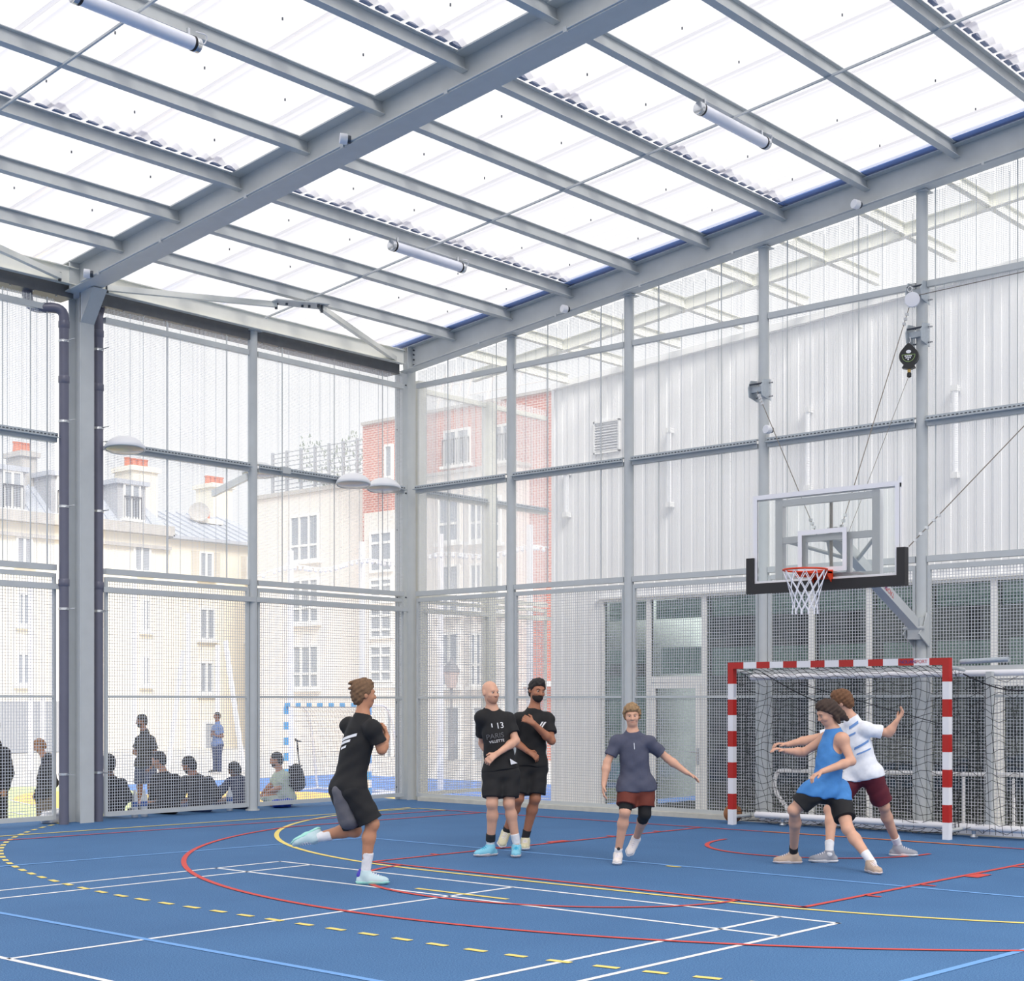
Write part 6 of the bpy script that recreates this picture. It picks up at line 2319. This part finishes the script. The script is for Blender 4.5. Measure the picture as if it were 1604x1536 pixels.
# boy in slate grey
t4, W4, I4 = person('boy in a slate grey shirt and rust shorts over black tights, running toward the camera', 14.22,
    dict(hipL=(1010, 1232, .0), hipR=(984, 1232, .02), neck=(991, 1146, .03), head=(990, 1121, .05), shL=(1020, 1158, .02), shR=(962, 1158, .02),
         elbL=(1046, 1188, -.02), wriL=(1076, 1210, .02), hanL=(1090, 1218, .03), elbR=(951, 1194, .05), wriR=(946, 1228, .10), hanR=(945, 1242, .12), palmL=(0, -1, .2), palmR=(1, 0, 0), curlL=.2, curlR=.3, thumbL=(.3, 0, 1), thumbR=(0, 0, 1),
         kneL=(1010, 1274, .04), ankL=(996, 1314, -.30), toeL=(986, 1334, -.24), kneR=(979, 1271, .12), ankR=(968, 1335, .0), toeR=(966, 1350, .17)),
    look=(-.05, -.18, 1), skin=SK_L, hair_rgb=(150, 120, 86), hair='bob', top=SLATE, bottom=RUST, socks=(SOCKW, .05), shoes=(SH_WHITE, SO_WHITE, LACE_W), scale=.89, bottom_len=.74, top_hem=.03,
    tights=(BLK, {'R': .96, 'L': 1.25}), base=(8.12, -5.02, 0))
zp = MB()
# small zip pull at the neck
c_ = I4['chest'] + I4['up'] * .10 + I4['front'] * .132 * .9
zp.bar(c_ + I4['up'] * .03, c_ - I4['up'] * .03, .006, .01, up=tuple(I4['front']))
obj('neck_zip', zp, PRINT, I4['shirt'])
ar_ = MB()
a_ = W4['ankR'] - FWD * .075 + UP * .045
ar_.lathe(a_ - FWD * .0, [(.004, 0), (.016, .004), (.016, .010)], 14, axis=tuple(-FWD))
obj('tongue_badge', ar_, BLACK, t4)

# pair at the right
t5, W5, I5 = person('long haired player in a blue tank top running left before the goal', 13.85,
    dict(hipL=(1272, 1242, .10), hipR=(1312, 1240, -.02), neck=(1306, 1141, .04), head=(1296, 1117, .07), shL=(1292, 1152, -.12), shR=(1322, 1153, .17),
         elbL=(1258, 1178, -.18), wriL=(1230, 1176, -.10), hanL=(1216, 1172, -.08), elbR=(1334, 1192, .22), wriR=(1288, 1208, .32), hanR=(1272, 1216, .34), palmL=(0, -1, 0), palmR=(0, -1, 0), thumbL=(0, 1, .4), thumbR=(0, 1, .4),
         kneL=(1244, 1268, .08), ankL=(1243, 1336, -.36), toeL=(1216, 1349, -.36), kneR=(1328, 1298, .22), ankR=(1364, 1348, .40), toeR=(1376, 1364, .56)),
    look=(-.95, -.08, .25), skin=SK_L, hair_rgb=(62, 46, 38), hair='long', top=TANKB, bottom=BLK_S, tank=True, socks={'L': (SOCKB, .10), 'R': (SOCKW, .10)}, shoes=(SH_BEIGE, SO_PALE, LACE_W), scale=.96, bottom_len=.72, top_hem=.035,
    base=(9.40, -3.80, 0))
t6, W6, I6 = person('brown haired player in white shirt and maroon shorts, behind the blue tank top', 14.55,
    dict(hipL=(1342, 1214, -.06), hipR=(1366, 1214, .06), neck=(1334, 1124, .0), head=(1320, 1099, .0), shL=(1318, 1140, -.16), shR=(1358, 1137, .12),
         elbL=(1268, 1158, -.22), wriL=(1232, 1166, -.18), hanL=(1216, 1164, -.16), elbR=(1392, 1148, .08), wriR=(1404, 1130, .12), hanR=(1410, 1122, .13), palmL=(0, -1, 0), palmR=(-1, 0, 0), thumbL=(0, 1, 0), thumbR=(0, 1, 0),
         kneL=(1300, 1268, .0), ankL=(1299, 1333, .24), toeL=(1280, 1348, .24), kneR=(1384, 1262, -.04), ankR=(1406, 1322, -.34), toeR=(1428, 1338, -.30)),
    look=(-.75, .0, -.5), skin=SK_L, hair_rgb=(112, 76, 50), hair='short', top=WHT, bottom=MAROON, socks=(SOCKW, .11), shoes=(SH_GREY, SO_WHITE, LACE_W), scale=.97, bottom_len=.85, top_hem=.02,
    base=(9.95, -3.35, 0))
bm = unit(-FWD)
al = RIGHT
for (x0_, y0_, x1_, y1_, th) in ((-.10, .14, -.02, .20, .03), (-.06, -.06, .08, .02, .025), (-.04, -.11, .10, -.05, .015), (-.12, .06, -.05, .10, .02)):
    pts, fs = [], []
    for i in range(9):
        u = i / 8
        pts += [(x0_ + (x1_ - x0_) * u, y0_ + (y1_ - y0_) * u), (x0_ + (x1_ - x0_) * u, y0_ + (y1_ - y0_) * u + th)]
        if i:
            fs.append((2 * i - 2, 2 * i, 2 * i + 1, 2 * i - 1))
    print_on(I6['shirt'], I6['shirt'], (pts, fs), 0, I6['chest'], al, UP, bm, mat('blue_print', srgb(112, 152, 208), .7), 'back_print', .005)
# ================================================================== PEOPLE outside the left mesh
def fw_at(px, X):
    p = at_x(px, 1200, X)
    return float((p - CAM) @ FWD)

def seated(label, x, ypel, head, shl, shr, elL, wrL, elR, wrR, look, X=-.47, knees=None, **kw):
    """seated on the slab edge with the back to the mesh, legs over the edge toward the yard"""
    fw = fw_at(x, X)
    k = kw.get('scale', 1.0)
    hl, hr = (x - 5, ypel, -.03), (x + 9, ypel, .04)
    J = dict(hipL=hl, hipR=hr, head=head, neck=((shl[0] + shr[0]) / 2 + (head[0] - (shl[0] + shr[0]) / 2) * .35, (shl[1] + shr[1]) / 2 - 5, (head[2] if len(head) > 2 else 0) * .5), shL=shl, shR=shr, elbL=elL, wriL=wrL, elbR=elR, wriR=wrR,
             hanL=(wrL[0] - 4, wrL[1] + 5, wrL[2] - .05), hanR=(wrR[0] - 4, wrR[1] + 5, wrR[2] - .05))
    for s, h in (('L', hl), ('R', hr)):
        J['kne' + s] = (h[0] - 33, ypel - 4, h[2] - .29)
        J['ank' + s] = (h[0] - 39, ypel + 40, h[2] - .34)
        J['toe' + s] = (h[0] - 52, ypel + 47, h[2] - .42)
    if knees:
        J.update(knees)
    c = at_d(x, 1200, fw)
    return person(label, fw, J, look, base=(c[0], c[1], 0.0), vox=.010, trousers=kw.pop('trousers', True), **kw)

GRP = None
seated('man in black jacket and black cap seated right beside the drainpipe', 174, 1262, (170, 1196, .05), (152, 1222, -.02), (192, 1224, .04), (150, 1244, -.04), (152, 1258, -.2), (200, 1248, .04), (186, 1262, -.12), (-.7, -.1, -.6),
       skin=SK_D, hair_rgb=(30, 28, 28), hair='fade', top=BLK, bottom=CHAR, sleeves='long', cap=BLK, scale=1.0, shoes=None)
seated('man in a black jersey seated behind the mesh right of the two bottles', 262, 1262, (249, 1190, .03), (243, 1216, -.05), (276, 1217, .06), (240, 1240, -.05), (238, 1256, -.2), (284, 1242, .06), (270, 1258, -.12), (-.97, -.05, -.15),
       skin=SK_T, hair_rgb=(36, 32, 30), hair='fade', top=BLK, bottom=BLK_S, sleeves='long', scale=.97)
seated('bearded man in a charcoal sweater seated hunched behind the mesh, third of the seated row', 314, 1260, (296, 1198, .02), (288, 1220, -.06), (328, 1221, .07), (284, 1242, -.08), (282, 1256, -.22), (340, 1244, .08), (328, 1260, -.06), (-.9, -.2, -.35),
       skin=SK_M, hair_rgb=(34, 30, 30), hair='fade', beard=(38, 32, 30), top=CHAR, bottom=DBLUE, sleeves='long', scale=1.04)
seated('man in navy leaning on one arm, seated just left of the round post', 380, 1258, (367, 1205, .05), (358, 1222, -.04), (390, 1222, .05), (346, 1238, -.04), (334, 1252, -.06), (396, 1244, .05), (388, 1258, -.1), (-.7, -.45, -.4),
       skin=SK_D, hair_rgb=(32, 30, 30), hair='fade', top=NAVY, bottom=NAVY, sleeves='long', scale=.95)
tm, Wm, Im = seated('man in a pale mint shirt seated in profile behind the mesh, wearing a black backpack', 444, 1250, (433, 1190, .0), (432, 1214, -.08), (449, 1213, .07), (424, 1230, -.10), (414, 1238, -.14), (440, 1234, .10), (420, 1240, .05), (-1, -.05, -.05), X=-.50,
       knees=dict(kneL=(414, 1246, -.20), ankL=(430, 1256, -.15), toeL=(420, 1260, -.1), kneR=(418, 1248, .02), ankR=(434, 1258, .10), toeR=(424, 1261, .10)),
       skin=SK_T, hair_rgb=(34, 30, 30), hair='fade', beard=(60, 46, 40), top=MINT, bottom=MINT, sleeves='short', scale=.95)
# backpack
fwb = fw_at(444, -.50)
bp = at_d(464, 1218, fwb - .02)
t = thing('backpack', 'black backpack with a thin pole, worn by the man in the mint shirt', 'backpack', (bp[0], bp[1], bp[2] - .2))
Bk = Field(.010)
Bk.ball(bp, (.12, .12, .20), .03)
Bk.ball(bp + RIGHT * .05 - UP * .07, (.09, .09, .12), .03)
Bk.ball(bp + UP * .12 - RIGHT * .02, (.09, .09, .09), .03)
V, Fq = Bk.mesh(wrinkle=.004)
mesh_np('pack_body', V, Fq, CHAR, t)
m = MB()
for dz in (.16, .0, -.12):
    m.tube([bp + RIGHT * .10 - FWD * .08 + UP * (dz + .03), bp + RIGHT * .02 - FWD * .13 + UP * dz, bp - RIGHT * .10 - FWD * .09 + UP * (dz + .02)], .012, 6)
obj('straps', m, BLACK, t)
m = MB()
q0, q1 = at_d(470, 1208, fwb - .02), at_d(465, 1160, fwb - .02)
m.tube([q0, q1], .011, 8)
m.tube([q1, q1 + RIGHT * .07 - UP * .01], .012, 8)
m.tube([q1, q1 - RIGHT * .03 + UP * .03], .016, 8)
obj('pole', m, BLACK, t)
bl2 = at_d(424, 1216, fwb + 2.2)
t = thing('ball', 'dark grey ball in the yard beside the man in the mint shirt', 'ball', (bl2[0], bl2[1], YARD))
zc_ = YARD + .12
m = MB()
m.lathe((bl2[0], bl2[1], YARD), [(.12 * math.sin(a), .12 - .12 * math.cos(a)) for a in np.linspace(.03, math.pi - .03, 13)], 20)
obj('skin', m, mat('grey_ball', srgb(92, 92, 98), .6, noise=.2, nscale=12), t, smooth=True)
# crumpled white bag left of the drainpipe and a blue cloth
def lump(name, label, cat, c, r, m, seed):
    L = Field(.010)
    rg = random.Random(seed)
    L.ball(c, r, .02)
    for i in range(9):
        a = rg.random() * 6.28
        L.ball(np.array(c) + np.array([math.cos(a) * r[0] * .7, math.sin(a) * r[1] * .7, (rg.random() - .3) * r[2]]), np.array(r) * (.35 + .3 * rg.random()), .012)
    V, Fq = L.mesh(wrinkle=.010, wscale=60, seed=seed, cuts=[((c[0], c[1], 0.003), (0, 0, -1))])
    o = link_mesh(name, V, Fq, m, None, True, loc=(c[0], c[1], 0.0))
    tag(o, label, cat)
c = at_x(82, 1265, -.30)
lump('plastic_bag', 'crumpled white plastic bag on the ledge left of the drainpipe', 'bag', (c[0], c[1], .06), (.12, .17, .10), mat('crumpled_white', srgb(222, 222, 226), .5), 3)
c = at_x(440, 1255, -.30)
lump('folded_cloth', 'bright blue cloth lying behind the mesh under the man in the mint shirt', 'cloth', (c[0] + .02, c[1], .05), (.10, .18, .06), mat('cloth_bright_blue', srgb(40, 80, 196), .8), 5)

# standing people in the yard
fw = 22.5
yf = HOR + (CAM[2] - YARD - .07) * FPX / fw
c = at_d(70, yf, fw)
person('boy in a black hooded jacket standing in the yard in profile, left of the drainpipe', fw,
       dict(hipL=(66, 1248, -.06), hipR=(72, 1248, .06), neck=(72, 1186, .0), head=(62, 1168, .0), shL=(70, 1199, -.13), shR=(78, 1199, .13), elbL=(72, 1226, -.16), wriL=(58, 1242, -.08), hanL=(54, 1246, -.04), elbR=(84, 1226, .15), wriR=(66, 1243, .12), hanR=(60, 1246, .10),
            kneL=(66, 1282, -.05), ankL=(68, yf, -.06), toeL=(54, yf + 5, -.06), kneR=(74, 1282, .06), ankR=(77, yf + 1, .06), toeR=(63, yf + 6, .06)),
       look=(-.98, -.12, .15), skin=SK_T, hair_rgb=(150, 104, 66), hair='fade', top=CHAR, bottom=cloth('khaki', (112, 98, 88)), sleeves='long', hood=True, trousers=True, shoes=(CHAR, SO_WHITE, None), scale=.90, vox=.010, top_hem=.10, loose=1.7, base=(c[0], c[1], YARD))
c = at_d(-8, yf, fw)
person('person in black standing at the left edge of the photo, cut off by the frame', fw,
       dict(hipL=(-14, 1240, -.06), hipR=(0, 1240, .06), neck=(-8, 1160, .0), head=(-12, 1136, .0), shL=(-22, 1176, -.12), shR=(10, 1176, .10), elbL=(-26, 1210, -.12), wriL=(-24, 1236, -.02), hanL=(-24, 1246, .0), elbR=(14, 1210, .12), wriR=(8, 1236, .14), hanR=(6, 1246, .14),
            kneL=(-12, 1280, -.05), ankL=(-12, yf, -.06), toeL=(-24, yf + 5, -.06), kneR=(2, 1280, .06), ankR=(2, yf + 1, .06), toeR=(-10, yf + 6, .06)),
       look=(-.9, -.05, .3), skin=SK_T, hair_rgb=(50, 40, 36), hair='fade', top=BLK, bottom=BLK_S, sleeves='long', trousers=True, shoes=(BLK, SO_WHITE, None), scale=1.02, vox=.010, top_hem=.12, loose=1.6, base=(c[0], c[1], YARD))
fw = 28.2
yf = HOR + (CAM[2] - YARD - .07) * FPX / fw
c = at_d(228, yf, fw)
person('bearded man in black tee shirt and navy shorts standing behind the seated row', fw,
       dict(hipL=(221, 1196, -.05), hipR=(235, 1196, .06), neck=(226, 1144, .0), head=(222, 1129, .0), shL=(217, 1156, -.10), shR=(238, 1156, .12), elbL=(211, 1178, -.10), wriL=(222, 1184, .06), hanL=(228, 1186, .10), elbR=(245, 1182, .12), wriR=(236, 1202, .16), hanR=(233, 1210, .16),
            kneL=(219, 1232, -.08), ankL=(217, yf - 1, -.08), toeL=(208, yf + 4, -.05), kneR=(236, 1232, .08), ankR=(239, yf, .08), toeR=(230, yf + 5, .1)),
       look=(-.95, .02, .25), skin=SK_D, hair_rgb=(28, 26, 26), hair='fade', beard=(28, 26, 26), top=BLK, bottom=NAVY, sleeves='short', socks=(SOCKB, .06), shoes=(BLK, SO_WHITE, None), scale=1.05, vox=.010, top_hem=.04, loose=1.4, base=(c[0], c[1], YARD))
fw = 43.8
yf = HOR + (CAM[2] - YARD - .07) * FPX / fw
c = at_d(340, yf, fw)
person('man in blue shirt and navy trousers standing far off by a white pole', fw,
       dict(hipL=(337, 1166, -.06), hipR=(344, 1166, .06), neck=(341, 1130, .0), head=(340, 1121.5, .0), shL=(335, 1138, -.10), shR=(346, 1138, .10), elbL=(332, 1152, -.05), wriL=(334, 1148, .16), hanL=(333, 1145, .2), elbR=(348, 1153, .08), wriR=(338, 1152, .2), hanR=(335, 1149, .22),
            kneL=(337, 1186, -.05), ankL=(337, yf - .5, -.06), toeL=(332, yf + 2, -.02), kneR=(343, 1186, .06), ankR=(343, yf, .06), toeR=(338, yf + 3, .1)),
       look=(-.8, -.05, .5), skin=SK_D, hair_rgb=(30, 28, 28), hair='fade', top=DBLUE, bottom=NAVY, sleeves='short', trousers=True, shoes=(BLK, SO_WHITE, None), scale=1.0, vox=.012, top_hem=.04, loose=1.3, base=(c[0], c[1], YARD))
